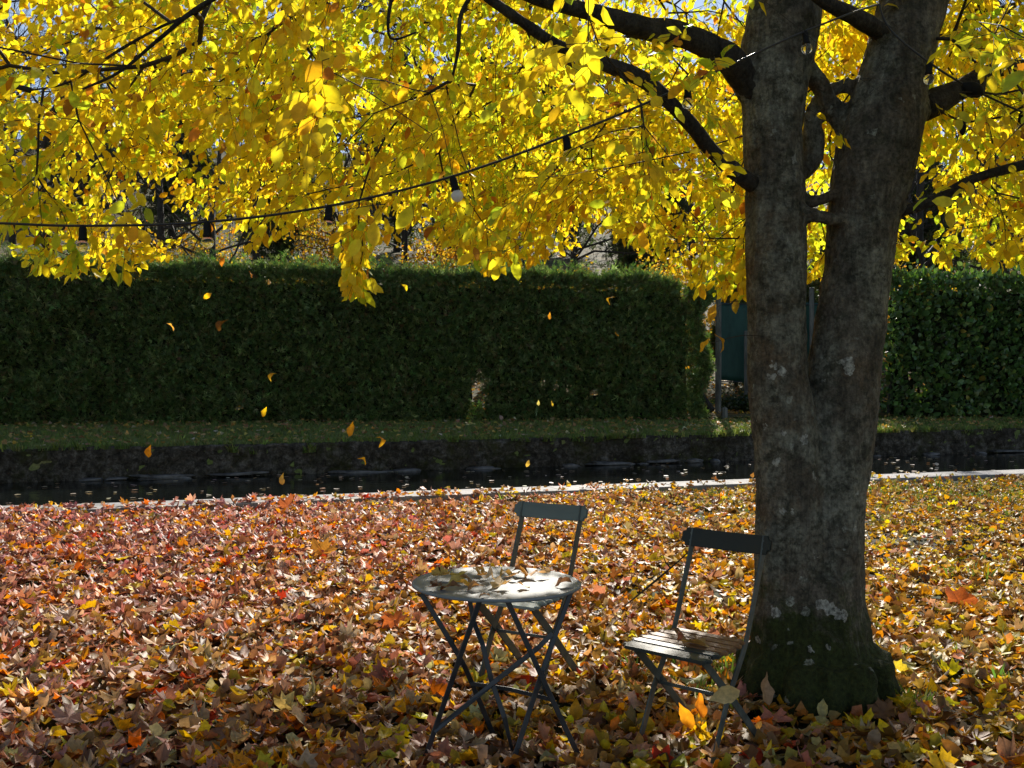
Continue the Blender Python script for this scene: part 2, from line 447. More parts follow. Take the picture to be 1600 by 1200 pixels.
L.energy = 5.0; L.angle = R(.5); L.color = (1,.93,.82)
sd = Vector((math.sin(R(SUN_AZ))*math.cos(R(SUN_EL)), math.cos(R(SUN_AZ))*math.cos(R(SUN_EL)), math.sin(R(SUN_EL))))
lo.rotation_euler = sd.to_track_quat('Z','Y').to_euler(); lo.location = sd*30
SC.view_settings.view_transform = 'Standard'; SC.view_settings.look = 'None'
SC.view_settings.exposure = .8; SC.view_settings.gamma = 1
SC.render.engine = 'CYCLES'; SC.cycles.max_bounces = 8; SC.cycles.transparent_max_bounces = 8; SC.cycles.diffuse_bounces = 4

# ------------------------------------------------------------------ setting: strips along the canal
U = np.array([.9447,.3278]); Nn = np.array([-.3278,.9447])
S_NEAR, S_FAR, WATER, WALLTOP = 13.97, 19.56, -.2, .37
def along(u, s): return U*u+Nn*s

def sheet(name, s_list, u0, u1, du, zf, mat, kind='structure'):
    us = np.arange(u0, u1+du*.5, du); V = []
    for s in s_list:
        for u in us:
            x, y = along(u, s); V.append((x, y, zf(x, y, s)))
    nu = len(us); f = []
    for i in range(len(s_list)-1):
        for j in range(nu-1):
            f += [i*nu+j, i*nu+j+1, (i+1)*nu+j+1, (i+1)*nu+j]
    me = np_mesh(name, np.array(V), np.full(len(f)//4, 4), f)
    o = link(name, me, mat); tag(o, kind=kind); return o

def lawn_z(x, y): return -.045+.035*nz(x, y, 0, .35)+.018*nz(x, y, 5, 1.7)
SK = S_NEAR-.62
sheet('ground', [-60,-30,-12]+list(np.arange(-6,SK,.35))+[SK], -60, 70, .6, lambda x,y,s: lawn_z(x,y)-(.0 if s < SK-.3 else .01), M['soil'])
mb = MB()
random.seed(3)
u = -50.
while u < 60:
    L_ = random.uniform(1.6,2.4)
    for k in range(int(L_/.2)):
        pass
    a = along(u+.008, SK); b = along(u+L_-.008, SK); c_ = along(u+L_-.008, S_NEAR+random.uniform(-.015,.015)); d_ = along(u+.008, S_NEAR+random.uniform(-.015,.015))
    zt = .03+random.uniform(-.012,.012)
    mb.add([(a[0],a[1],-.9),(b[0],b[1],-.9),(c_[0],c_[1],-.9),(d_[0],d_[1],-.9),(a[0],a[1],zt),(b[0],b[1],zt),(c_[0],c_[1],zt),(d_[0],d_[1],zt)],
           [(0,1,5,4),(1,2,6,5),(2,3,7,6),(3,0,4,7),(4,5,6,7),(3,2,1,0)])
    u += L_
o = mb.build('canal_kerb', M['kerb']); tag(o, kind='structure')
md = o.modifiers.new('b', 'BEVEL'); md.width = .012; md.segments = 2
sheet('canal_bed', [S_NEAR-.3, S_FAR+.3], -60, 70, 5, lambda x,y,s: -.85, M['soil'])
sheet('canal_water', [S_NEAR-.25, S_FAR+.2], -60, 70, 5, lambda x,y,s: WATER, M['water'])
def hedge_y(x): return 26.0+.233*x
def bank_z(x, y):
    s = x*Nn[0]+y*Nn[1]; t = min(max((s-S_FAR)/4.5,0),1)
    return WALLTOP+.18*t+.02*nz(x,y,2,.8)
hill_f = lambda d: 0 if d < 4 else (d-4)*.20 if d < 60 else 11.2+(d-60)*.30
def hill_z(x, y):
    d = y-hedge_y(x)
    if d > 150: d = 150
    return .6+hill_f(max(d,0))*1.0+(.5*nz(x,y,3,.09)+.12*nz(x,y,3,.5))*min(max(d,0)/10,1)
sheet('bank', [S_FAR+.045, S_FAR+.05]+list(np.arange(S_FAR+.12,S_FAR+7.5,.3)), -45, 60, .5, lambda x,y,s: bank_z(x,y)-.04*(s < S_FAR+.3)-(.9 if s < S_FAR+.048 else 0), M['bank'])
V = []; f = []; xs = np.concatenate([np.arange(-300,-60,20), np.arange(-60,61,2.), np.arange(80,301,20)]); ds = np.concatenate([np.arange(-.3,40,1.2), np.arange(40,150,4), [170,220,400,900]])
for d in ds:
    for x in xs:
        y = hedge_y(x)+d; V.append((x, y, hill_z(x,y)-(.02 if d < 0 else 0)))
nx = len(xs)
for i in range(len(ds)-1):
    for j in range(nx-1): f += [i*nx+j, i*nx+j+1, (i+1)*nx+j+1, (i+1)*nx+j]
o = link('hill', np_mesh('hill', np.array(V), np.full(len(f)//4,4), f), M['wood_floor']); tag(o, kind='structure')

# far canal wall, rough face with overgrown edge, and its footing stones
us = np.arange(-32, 46, .07); rows = [(-.9,0),(-.25,0)]+[(z,0) for z in np.linspace(-.15,.33,9)]+[(WALLTOP+.0,.03),(WALLTOP+.015,.12),(WALLTOP-.03,.3)]
V = []
wall = empty('canal_wall', (*along(0,S_FAR), 0)); ox, oy = along(0,S_FAR)
tag(wall, 'low rough mossy stone wall along the far side of the dark canal', 'wall')
for z, ds_ in rows:
    for u in us:
        x, y = along(u, S_FAR+ds_)
        dsp = (.07*nz(u,z*2,1,2.2)+.06*nz(u,z*1.5,4,6)+.035*nz(u,z,4,13)) if z < WALLTOP else .02*nz(u,z,4,5)
        if z >= .32: z2 = z+.02*nz(u,0,9,1.6)+.014*nz(u,0,3,7)
        else: z2 = z
        V.append((x+Nn[0]*dsp-ox, y+Nn[1]*dsp-oy, z2))
f = []; nu = len(us)
for i in range(len(rows)-1):
    for j in range(nu-1): f += [i*nu+j, i*nu+j+1, (i+1)*nu+j+1, (i+1)*nu+j]
link('wall_face', np_mesh('wall_face', np.array(V), np.full(len(f)//4,4), f), M['wall'], wall)
random.seed(21)
def rock(l, w_, h, seed):
    bm = bmesh.new(); bmesh.ops.create_icosphere(bm, subdivisions=3, radius=1)
    for v in bm.verts:
        c = v.co.copy(); q = 1+.45*mnoise.noise(c*1.6+Vector((seed,0,0)))+.2*mnoise.noise(c*4+Vector((0,seed,0)))
        e = Vector((math.copysign(abs(c.x)**.6,c.x), math.copysign(abs(c.y)**.7,c.y), math.copysign(abs(c.z)**.7,c.z)))
        v.co = Vector((e.x*l*q, e.y*w_*q, e.z*h*q))
    me = bpy.data.meshes.new('footing_stone'); bm.to_mesh(me); bm.free()
    me.polygons.foreach_set('use_smooth', np.ones(len(me.polygons), dtype=bool)); return me
u = -8.5
k = 0
while u < 21 and k < 95:
    l = random.choice([.08,.10,.14,.18,.24,.34]) if random.random() < .88 else .5
    if random.random() < .6:
        x, y = along(u+l, S_FAR-.06)
        st = link('footing_stone', rock(l, .13, random.uniform(.02,.055), k*3.1), M['stone'], wall, (x-ox, y-oy, WATER+random.uniform(-.01,.05)))
        st.rotation_euler = (0,random.uniform(-.05,.05), math.atan2(U[1],U[0])+random.uniform(-.08,.08)); k += 1
    u += l*2+random.uniform(.0,.35)

# ------------------------------------------------------------------ hedges
def in_hole(P3, holes):
    px = 800+P3[:,0]/P3[:,1]*F; py = 590-(P3[:,2]-CAMZ)/P3[:,1]*F
    hit = np.zeros(len(P3), dtype=bool)
    for cx, cy, rx, ry in holes:
        wob = 1+.35*np.sin(px*.23+py*.31)+.2*np.sin(px*.5-py*.7)
        hit |= ((px-cx)/rx)**2+((py-cy)/ry)**2 < wob
    return hit

def hedge(name, label, x0, x1, top, thick, n, tmpl, size, cols, wts, mat, holes, seed, ragged=(0,0), core_in=.30, jit=.3):
    rs = np.random.RandomState(seed)
    root = empty(name, ((x0+x1)/2, hedge_y((x0+x1)/2), .6)); org = root.location
    tag(root, label, 'hedge')
    X = rs.uniform(x0, x1, n); t = rs.rand(n)
    side = rs.choice(4, n, p=[.66,.10,.2,.04])
    tp_ = top-ragged[1]*.9*np.clip((X-(x1-2.2))/2.2,0,1)**2; Z = .55+(tp_-.55)*rs.rand(n)
    off = rs.exponential(.11, n)
    bulge = np.array([.24*nz(x,z,seed,.6)+.20*nz(x,z,seed+3,1.7)+.08*nz(x,z,seed+6,4.) for x, z in zip(X,Z)])
    ytop = np.array([.20*nz(x,0,seed,.6)+.14*nz(x,3,seed,2.3) for x in X])-ragged[1]*.9*np.clip((X-(x1-2.2))/2.2,0,1)**2
    dY = np.where(side==0, -thick/2+off+bulge, np.where(side==1, thick/2-off, rs.uniform(-thick/2,thick/2,n)))
    edge_round = np.clip((Z-(top-.35))/.35,0,1)**2*.22
    dY = np.where(side==0, dY+edge_round, dY)
    Z = np.where(side==2, top+ytop-off*1.0-.05, Z)
    Z = np.where(side==2, Z+ (rs.rand(n)<.25)*rs.rand(n)**2*.38, Z)
    X = np.where(side==3, np.where(rs.rand(n)<.5, x0+off, x1-off), X)
    X = X+np.where(X > x1-.8, ragged[1]*np.array([nz(z,0,seed,1.1) for z in Z]), 0)+np.where(X < x0+.8, ragged[0]*np.array([nz(z,4,seed,1.1) for z in Z]), 0)
    Pq = np.stack([X, hedge_y(X)+dY, Z], 1)
    keep = ~in_hole(Pq, holes)
    # thinner, stemmy foot
    Pq, side = Pq[keep], side[keep]; n2 = len(Pq)
    outd = np.where((side==0)[:,None], [0,-1,.15], np.where((side==2)[:,None], [0,-.1,1], np.where((side==1)[:,None],[0,1,.2],[0,-.5,.3])))
    yd = outd*.8+rs.normal(0,.55,(n2,3))+[0,0,.35]
    zd = rs.normal(0,1,(n2,3))+outd*.8
    rot = frame(yd, zd)
    col = palette(n2, cols, wts, jit, rs)
    V, S, I, C = scatter(name, tmpl, Pq, rot, size*np.exp(rs.normal(0,.22,n2)), col, mat, origin=org)
    link('foliage', np_mesh('foliage', V, S, I, C, smooth=False), mat, root)
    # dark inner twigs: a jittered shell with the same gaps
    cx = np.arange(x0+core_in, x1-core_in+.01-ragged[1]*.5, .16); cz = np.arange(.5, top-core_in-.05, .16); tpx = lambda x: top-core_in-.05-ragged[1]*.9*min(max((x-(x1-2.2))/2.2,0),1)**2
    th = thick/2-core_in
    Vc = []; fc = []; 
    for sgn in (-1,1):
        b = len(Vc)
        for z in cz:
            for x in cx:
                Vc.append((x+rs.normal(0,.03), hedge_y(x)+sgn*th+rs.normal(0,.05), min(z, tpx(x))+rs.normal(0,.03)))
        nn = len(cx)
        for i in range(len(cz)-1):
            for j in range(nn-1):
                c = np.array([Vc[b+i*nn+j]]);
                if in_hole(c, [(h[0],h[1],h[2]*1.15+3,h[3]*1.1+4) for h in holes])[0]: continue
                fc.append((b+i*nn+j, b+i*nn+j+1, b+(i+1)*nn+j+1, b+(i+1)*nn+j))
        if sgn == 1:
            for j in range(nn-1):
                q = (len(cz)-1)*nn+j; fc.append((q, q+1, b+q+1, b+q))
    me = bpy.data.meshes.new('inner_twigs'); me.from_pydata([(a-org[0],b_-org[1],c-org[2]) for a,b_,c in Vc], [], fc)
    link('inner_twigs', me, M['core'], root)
    x = x0+.2
    while x < x1:
        mb = MB()
        y = hedge_y(x); q = rs.uniform(-.12,.12)
        mb.tube([(x,y,.45),(x+q*.5,y+.05,1.0),(x+q,y,1.7)], [.05,.042,.035], 6); x += rs.uniform(.45,.75)
        mb.build('stem', M['wood_dark'], root, origin=org)
    return root

holesA = [(745,617,11,22),(842,603,3,7),(865,606,3,8),(955,600,4,5),(885,612,3,5),(372,640,6,4),(930,618,6,8),(170,570,5,4),(190,520,4,3),(115,505,4,4)]
hedge('thuja_hedge', 'long tall clipped dark conifer hedge on the left behind the canal', -17.5, 5.15, 4.25, 1.2, 110000, frond(), .145,
      [(.10,.165,.055),(.15,.225,.075),(.25,.31,.12),(.17,.13,.06)], [5,5,2.6,.8], M['thuja'], holesA, 5, (0,.5))
hedge('laurel_hedge', 'broad leaved glossy green hedge right of the forked tree', 10.25, 21, 4.45, 1.3, 15000, beech(10,.7,.5,9), .16,
      [(.075,.13,.05),(.10,.18,.055),(.18,.26,.08),(.3,.24,.05)], [5,5,1.6,.3], M['laurel'], [(1432,612,10,6),(1420,595,8,5)], 8, (.3,0), .35, .25)

# windbreak screen and posts in the gap
root = empty('screen_fence', (8, 31, .6)); tag(root, 'dark green windbreak cloth screen hung in the gap between the two hedges', 'screen')
o_ = root.location
V = []; nx_ = 60
xsn = np.linspace(6.25, 10.4, nx_)
for z in np.linspace(1.50,3.85,14):
    for x in xsn: V.append((x-o_[0], 31+.04*math.sin(x*5)+.03*nz(x,z,1,2)+(0)-o_[1], z+.05*math.sin(x*2.3)-o_[2]))
f = []
for i in range(13):
    for j in range(nx_-1): f += [i*nx_+j, i*nx_+j+1, (i+1)*nx_+j+1, (i+1)*nx_+j]
cl = link('screen_cloth', np_mesh('screen_cloth', np.array(V), np.full(len(f)//4,4), f), M['mesh_screen'], root)
sm = cl.modifiers.new('s','SOLIDIFY'); sm.thickness = .008
for z in (1.5,3.85):
    mb = MB(); mb.tube([(6.2,31,z),(8.3,31,z-.03),(10.4,31,z)], .018, 6); mb.build('rail_wire', M['iron_dark'], root, origin=o_)
for (px, D, h, r_, lab) in ((1122,28.4,4.0,.085,'grey timber post at the ragged right end of the conifer hedge'),
                            (1166,30.6,2.4,.075,'dark timber post just left of the forked tree trunk'),
                            (1268,30.6,3.7,.075,'grey timber post seen between the two stems of the forked tree')):
    x = (px-800)/F*D; mb = MB(); mb.tube([(0,0,-.2),(.01,0,h*.5),(0,.01,h),(0,.01,h+.02)], [r_,r_*.97,r_*.93,r_*.5], 10)
    p_ = mb.build('fence_post', M['post'], smooth=False); p_.location = (x, D, .6); tag(p_, lab, 'post')
mb = MB(); mb.tube([P(1082,598,28.2), P(1098,622,28.0), P(1112,642,27.8)], [.10,.11,.11], 8)
p_ = mb.build('leaning_post', M['wood_dark']); tag(p_, 'dark leaning timber prop at the foot of the conifer hedge end', 'post')
mb = MB(); mb.tube([(0,0,-.1),(0,0,.2),(0,0,.24)], [.09,.085,.05], 8); p_ = mb.build('stump', M['post']); x = (1132-800)/F*26.9
p_.location = (x,26.9,.6); tag(p_, 'small pale cut stump beside the grey post', 'stump')

# ------------------------------------------------------------------ woodland behind
def grow(mb, p, d, L_, r, depth, rs, spread=.5, up=.12):
    pts = [Vector(p)]; rr = [r]; dd = Vector(d); n = 4
    for i in range(n):
        dd = (dd+Vector(rs.normal(0,.16,3))+Vector((0,0,up*.3))).normalized()
        pts.append(pts[-1]+dd*L_/n); rr.append(r*(1-.55*(i+1)/n))
    mb.tube(pts, rr, 6 if depth > 2 else 3, False)
    if depth == 0: return
    kids = {4:9,3:6,2:5,1:4}[depth]
    for k in range(kids):
        t = .3+.7*(k+rs.rand())/kids if depth < 4 else .25+.75*(k+rs.rand())/kids
        i = min(int(t*n), n-1); q = pts[i].lerp(pts[i+1], t*n-i)
        a = rs.uniform(0,6.28); side = Vector((math.cos(a),math.sin(a),0))
        nd = (dd*(.55 if depth==4 else .8)+side*spread*1.4+Vector((0,0,up))).normalized()
        grow(mb, q, nd, L_*rs.uniform(.42,.6), rr[i]*.5, depth-1, rs, spread, up)

def bare_proto(seed, H):
    rs = np.random.RandomState(seed); root = empty('bare_tree', (0,0,0))
    mb = MB(); mb.tube([(0,0,-.4),(0,0,.3),(.1,0,H*.25),(.05,.1,H*.5)], [.26,.2,.17,.13], 8); mb.build('trunk', M['wood_dark'], root, smooth=True)
    mb = MB(); grow(mb, (.05,.1,H*.42), (0,0,1), H*.5, .14, 4, rs)
    for k in range(8):
        a = rs.uniform(0,6.28); grow(mb, (.05,.05,H*rs.uniform(.2,.48)), (math.cos(a),math.sin(a),.5), H*.3, .07, 3, rs)
    mb.build('crown', M['twig'], root); return root

def leafy_proto(name, seed, H, rad, n, size, cols, wts, tm, mat, zlo=.25, cone=False):
    rs = np.random.RandomState(seed); root = empty(name, (0,0,0))
    mb = MB(); mb.tube([(0,0,-.3),(.05,0,H*.3),(0,.05,H*.6),(0,0,H*.9)], [.035*H*.5,.025*H*.5,.017*H*.5,.01], 7)
    pts = rs.normal(0,1,(n,3)); pts /= np.linalg.norm(pts,axis=1,keepdims=True); pts *= (rs.rand(n,1)**.45)
    # gather into clumps with gaps
    cl = rs.normal(0,1,(34,3)); cl /= np.linalg.norm(cl,axis=1,keepdims=True); cl *= rs.uniform(.35,.95,(34,1))
    k = rs.randint(0,34,n); pts = cl[k]+rs.normal(0,.16,(n,3))
    z = H*(zlo+(1-zlo)*(pts[:,2]*.5+.5)); tap = (1.05-(z/H))*1.6 if cone else np.ones(n)
    Pq = np.stack([pts[:,0]*rad*np.clip(tap,.05,2), pts[:,1]*rad*np.clip(tap,.05,2), z],1)
    for c in cl[:20]:
        e = Vector((c[0]*rad*.8, c[1]*rad*.8, H*(zlo+(1-zlo)*(c[2]*.5+.5)))); mb.tube([(0,0,e.z*.6),e*.5+Vector((0,0,e.z*.38)),e], [.03,.02,.008], 4)
    mb.build('trunk', M['wood_dark'], root)
    yd = rs.normal(0,1,(n,3)); yd[:,2] -= .5; rot = frame(yd, rs.normal(0,1,(n,3)))
    V, S, I, C = scatter(name, tm, Pq, rot, size*np.exp(rs.normal(0,.2,n)), palette(n, cols, wts, .25, rs), mat)
    link('crown', np_mesh('crown', V, S, I, C, smooth=False), mat, root); return root

def place(proto, spots, label, cat, group):
    for i, (px, D, s, rz) in enumerate(spots):
        x = (px-800)/F*D; loc = (x, D, hill_z(x,D)-.1)
        if i == 0: r_ = proto
        else:
            r_ = proto.copy(); COL.objects.link(r_)
            for ch in proto.children:
                c = ch.copy(); COL.objects.link(c); c.parent = r_
        r_.location = loc; r_.rotation_euler = (0,0,rz); r_.scale = (s,s,s*(.9+.2*((i*37)%10)/10))
        tag(r_, label, cat, group)

rng = random.Random(5)
YL = [(.55,.33,.03),(.62,.42,.05),(.45,.20,.03),(.30,.34,.05)]
bp1, bp2, bp3 = bare_proto(1,15), bare_proto(2,17), bare_proto(4,13)
lab = 'leafless dark twiggy tree on the wooded slope behind the hedge'
place(bp1, [(-60,46,1,0),(250,44,.9,1),(560,43,1,2),(900,50,1,3),(1250,47,1,4),(1560,45,.95,5),(110,62,1.1,1.4),(730,66,1.1,2.2)], lab, 'tree', 'bare trees on the wooded slope')
place(bp2, [(70,40,.8,.5),(400,52,1,1.7),(690,41,.85,3),(1080,45,.9,.9),(1440,41,.9,2.1),(1700,56,1.1,4),(970,70,1.2,5),(520,72,1.2,2)], lab, 'tree', 'bare trees on the wooded slope')
place(bp3, [(160,50,1,2),(330,38,.75,0),(800,38,.8,4),(1350,52,1,5),(1640,38,.8,1),(630,56,1,.4),(1180,60,1.1,3),(20,75,1.3,1),(1500,68,1.2,2),(-150,60,1.2,0)], lab, 'tree', 'bare trees on the wooded slope')
ev = leafy_proto('evergreen_tree', 7, 12, 3.0, 15000, .5, [(.05,.08,.03),(.08,.11,.035),(.11,.12,.05)], [4,4,2], frond(), M['thuja'], .08, True)
place(ev, [(440,60,1,0),(760,58,1.1,1),(1010,54,.9,2),(1420,58,1.1,3),(1560,74,1.3,4),(270,78,1.4,5),(620,84,1.5,1),(880,88,1.5,2),(1180,82,1.4,4),(130,90,1.3,0),(1240,36.5,.42,2.5),(1300,39,.5,3.9),(1150,35,.38,.5)],
      'dark evergreen tree among the bare trees behind the hedge', 'tree', 'evergreens on the wooded slope')
ys = leafy_proto('yellow_shrub', 9, 4.6, 1.9, 3600, .12, YL, [4,3,2,1], beech(10,.65,.9,5), M['crown'], .12)
place(ys, [(30,33,.85,0),(205,36,1,1),(440,35,.85,2),(630,33,.8,3),(690,38,1.1,4),(860,34,.95,5),(965,33,.95,.5),(1060,35,1,1.5),(1430,38,1,2.5),(1560,34,.8,3.5),(320,44,1.1,4.5),(520,46,1.2,5.5),(1190,38,.7,.8),(1340,44,1.1,1)],
      'yellow leaved shrub rising above the hedge from behind', 'shrub', 'yellow shrubs behind the hedge')
# small low shrubs in the gap
ds_ = leafy_proto('low_shrub', 12, .8, .9, 1500, .10, [(.02,.04,.015),(.04,.06,.02)], [1,1], beech(6,.6,.6,8), M['laurel'], .05)
place(ds_, [(1185,29.2,1,0),(1150,29.6,.7,2),(1260,29.5,.9,3),(1335,29.6,1,1)], 'low dark shrub at the foot of the green screen', 'shrub', 'low shrubs in the hedge gap')

# woodland floor leaves
n = 16000
X = RS.uniform(-22,24,n); D = RS.uniform(0,1,n)**1.5*24+.9; Yy = hedge_y(X)+D
Z = np.array([hill_z(x,y) for x,y in zip(X,Yy)])+.03
yd = np.stack([RS.normal(0,1,n),RS.normal(0,1,n),RS.normal(0,.35,n)],1); zd = np.stack([RS.normal(0,.4,n),RS.normal(0,.4,n),np.ones(n)],1)
V,S,I,C = scatter('x', beech(10,.75,1.2,4), np.stack([X,Yy,Z],1), frame(yd,zd), .13*np.exp(RS.normal(0,.2,n)), palette(n, YL+[(.3,.15,.06)], [4,3,2,1,3], .25), None)
o = link('woodland_leaf_litter', np_mesh('woodland_leaf_litter', V,S,I,C), M['litter']); tag(o, 'yellow leaves covering the woodland floor behind the hedge', 'leaf litter', kind='stuff')

# ------------------------------------------------------------------ the forked tree
TB = Vector((1.50, 5.28, 0.0))
TREE = empty('forked_tree', TB)
tag(TREE, 'big yellow leaved tree with two thick stems beside the right hand chair', 'tree')
def traced(lst):  # px, py, D, r(px at that D)
    return [(*P(a,b,D), r/F*D) for a,b,D,r in lst]
stemL = traced([(1232,1085,5.25,62),(1234,1000,5.27,58),(1236,900,5.28,56),(1232,800,5.28,52),(1230,700,5.28,50),(1217,600,5.28,47),(1213,500,5.28,46),(1212,400,5.28,48),(1209,300,5.28,47),(1206,200,5.28,48),(1212,100,5.3,56),(1227,0,5.3,55),(1238,-120,5.32,50),(1240,-300,5.35,44),(1225,-600,5.4,34),(1190,-1000,5.4,22),(1170,-1400,5.5,10)])
stemR = traced([(1300,1085,5.3,62),(1297,1000,5.32,58),(1294,900,5.33,56),(1296,800,5.34,55),(1306,700,5.35,55),(1316,600,5.36,54),(1331,500,5.36,53),(1343,400,5.36,52),(1352,320,5.36,56),(1372,220,5.36,63),(1400,110,5.38,54),(1428,0,5.4,51),(1460,-120,5.42,47),(1500,-300,5.5,42),(1570,-600,5.6,32),(1650,-1000,5.8,20),(1700,-1400,5.9,10)])
mbt = MB()
for st in (stemL, stemR):
    c = catmull(st, 5); mbt.tube([q[:3] for q in c], [q[3] for q in c], 20)
c = catmull(traced([(1268,1085,5.36,72),(1266,1000,5.40,64),(1265,900,5.42,50),(1263,800,5.43,40),(1262,720,5.43,30),(1262,650,5.42,18)]),4)
mbt.tube([q[:3] for q in c], [q[3] for q in c], 20)
for a, rr, le, hh in ((-5,.11,.39,.38),(28,.10,.42,.34),(200,.10,.44,.42),(165,.10,.40,.36),(245,.11,.42,.30),(268,.12,.40,.26),(290,.11,.42,.34),(325,.10,.36,.3),(90,.1,.4,.3),(130,.09,.4,.3),(60,.1,.4,.3)):
    d = Vector((math.cos(R(a)), math.sin(R(a)), 0)); b0 = TB+Vector((.07,.02,0))
    mbt.tube([b0+d*.10+Vector((0,0,hh+.25)), b0+d*.20+Vector((0,0,hh*.55)), b0+d*.31+Vector((0,0,.14)), b0+d*le+Vector((0,0,-.06))], [rr*1.0,rr,rr*.85,rr*.45], 12)
LIMBS = [
 [(1215,190,5.3,30),(1170,135,5.25,26),(1140,95,5.15,23),(1095,68,5.05,21),(1050,52,4.95,20),(1000,44,4.85,18),(930,22,4.7,14),(850,2,4.5,12),(760,-35,4.3,10),(600,-110,3.9,8),(400,-200,3.6,6)],
 [(1215,310,5.25,16),(1165,282,5.15,14),(1115,240,5.05,13),(1083,200,4.95,12),(1045,160,4.85,12),(1000,123,4.75,13),(930,96,4.6,11),(870,72,4.5,10),(815,35,4.4,9),(765,0,4.3,8),(700,-50,4.2,7),(560,-120,4.0,5)],
 [(1400,190,5.4,26),(1450,165,5.45,22),(1500,140,5.5,17),(1550,112,5.55,13),(1610,104,5.6,11),(1720,95,5.7,9),(1900,60,5.9,6)],
 [(1370,340,5.36,13),(1410,330,5.3,9),(1460,313,5.25,9),(1520,280,5.2,8),(1600,258,5.15,8),(1720,225,5.1,6)],
 [(1425,95,5.42,16),(1380,55,5.3,16),(1335,28,5.1,13),(1285,2,5.0,11),(1240,-40,4.9,9),(1180,-110,4.7,7)],
 [(1235,75,5.35,20),(1272,120,5.4,17),(1298,165,5.42,17),(1330,215,5.4,20)],
 [(1225,300,5.3,12),(1262,316,5.28,9),(1290,310,5.28,8),(1325,295,5.3,10)],
 [(1235,325,5.25,13),(1275,338,5.2,11),(1310,345,5.25,13)],
 [(1232,285,5.45,9),(1262,262,5.5,14),(1272,225,5.52,16),(1270,185,5.5,14),(1285,150,5.48,12),(1330,130,5.45,14)],
 [(1205,-150,5.3,30),(1100,-300,5.6,24),(950,-420,6.2,18),(750,-480,7.0,12),(550,-480,7.6,7)],
 [(1215,20,5.4,22),(1150,-60,5.9,17),(1050,-40,6.6,13),(900,-10,7.4,10),(700,20,8.2,7),(450,40,8.8,5)],
 [(1440,-60,5.5,26),(1500,-80,6.2,18),(1560,-60,7.0,12),(1650,-30,7.8,8)],
 [(1230,-250,5.3,30),(1150,-450,4.6,22),(900,-700,3.8,15),(500,-900,3.2,10),(0,-1100,2.9,6)],
 [(1480,-250,5.4,28),(1600,-420,5.0,20),(1850,-560,4.6,14),(2200,-650,4.2,8)],
 [(1205,-60,5.2,20),(1050,-110,4.6,15),(800,-130,4.1,12),(520,-90,3.9,9),(330,2,3.9,7),(250,62,3.9,5),(190,112,3.9,4),(130,140,3.9,3)],
 [(800,-130,4.1,10),(560,-130,4.3,8),(400,-60,4.4,6),(320,12,4.4,5),(255,42,4.4,4),(190,78,4.4,4),(112,128,4.4,3),(50,142,4.4,2)],
 [(760,-35,4.3,7),(722,20,4.35,6),(716,80,4.35,5),(706,125,4.4,3)],
 [(640,-80,4.0,6),(612,0,4.1,5),(610,60,4.1,4),(650,52,4.2,2)],
]
nodes = []; ndir = []
limb_tubes = []
for li, L_ in enumerate(LIMBS):
    c = catmull(traced(L_), 5)
    for q in c[1:]:
        w_ = 1+.10*nz(q[0]*6,q[1]*6,q[2]*6)+.14*nz(q[0]*15,q[1]*15,q[2]*15)
        q[3] *= w_*(.6 if li in (14,15,16,17) else 1)
    limb_tubes.append(c)
    k = len(c) if li in (5,6,7,8) else 9 if li < 9 else 6
    mbt.tube([q[:3] for q in c[:k]], [q[3] for q in c[:k]], 12)
me = bpy.data.meshes.new('raw'); me.from_pydata([(x-TB.x,y-TB.y,z-TB.z) for x,y,z in mbt.v], [], mbt.f)
tmp = bpy.data.objects.new('raw', me); COL.objects.link(tmp)
rm = tmp.modifiers.new('r','REMESH'); rm.mode = 'VOXEL'; rm.voxel_size = .015
s_ = tmp.modifiers.new('s','SMOOTH'); s_.iterations = 6; s_.factor = .5
dg = bpy.context.evaluated_depsgraph_get()
me2 = bpy.data.meshes.new_from_object(tmp.evaluated_get(dg)); bpy.data.objects.remove(tmp)
me2.name = 'trunk'
nv = len(me2.vertices); co_ = np.empty(nv*3, dtype=np.float32); no_ = np.empty(nv*3, dtype=np.float32)
me2.vertices.foreach_get('co', co_); me2.vertices.foreach_get('normal', no_)
co_ = co_.reshape(-1,3); no_ = no_.reshape(-1,3)
d_ = np.array([.016*nz(a,b,c*.35,5)+.010*nz(a,b,c*.5,15)+.005*nz(a,b,c*.8,40)+(.035*max(0,1-c/.6)*nz(a,b,c,6.5)+.018*max(0,1-c/.5)*nz(a,b,c,18) if c < .6 else 0) + (.02*nz(math.atan2(b,a)*2.2,0,c*.3,1.5) if c < .9 else 0) for a,b,c in co_.tolist()])
co_ += no_*d_[:,None]
me2.vertices.foreach_set('co', co_.ravel().astype(np.float32)); me2.update()
me2.polygons.foreach_set('use_smooth', np.ones(len(me2.polygons), dtype=bool))
def onbark(px, py, r):
    D = 5.28-.26; p_ = P(px,py,D); return (p_-TB, r/F*D)
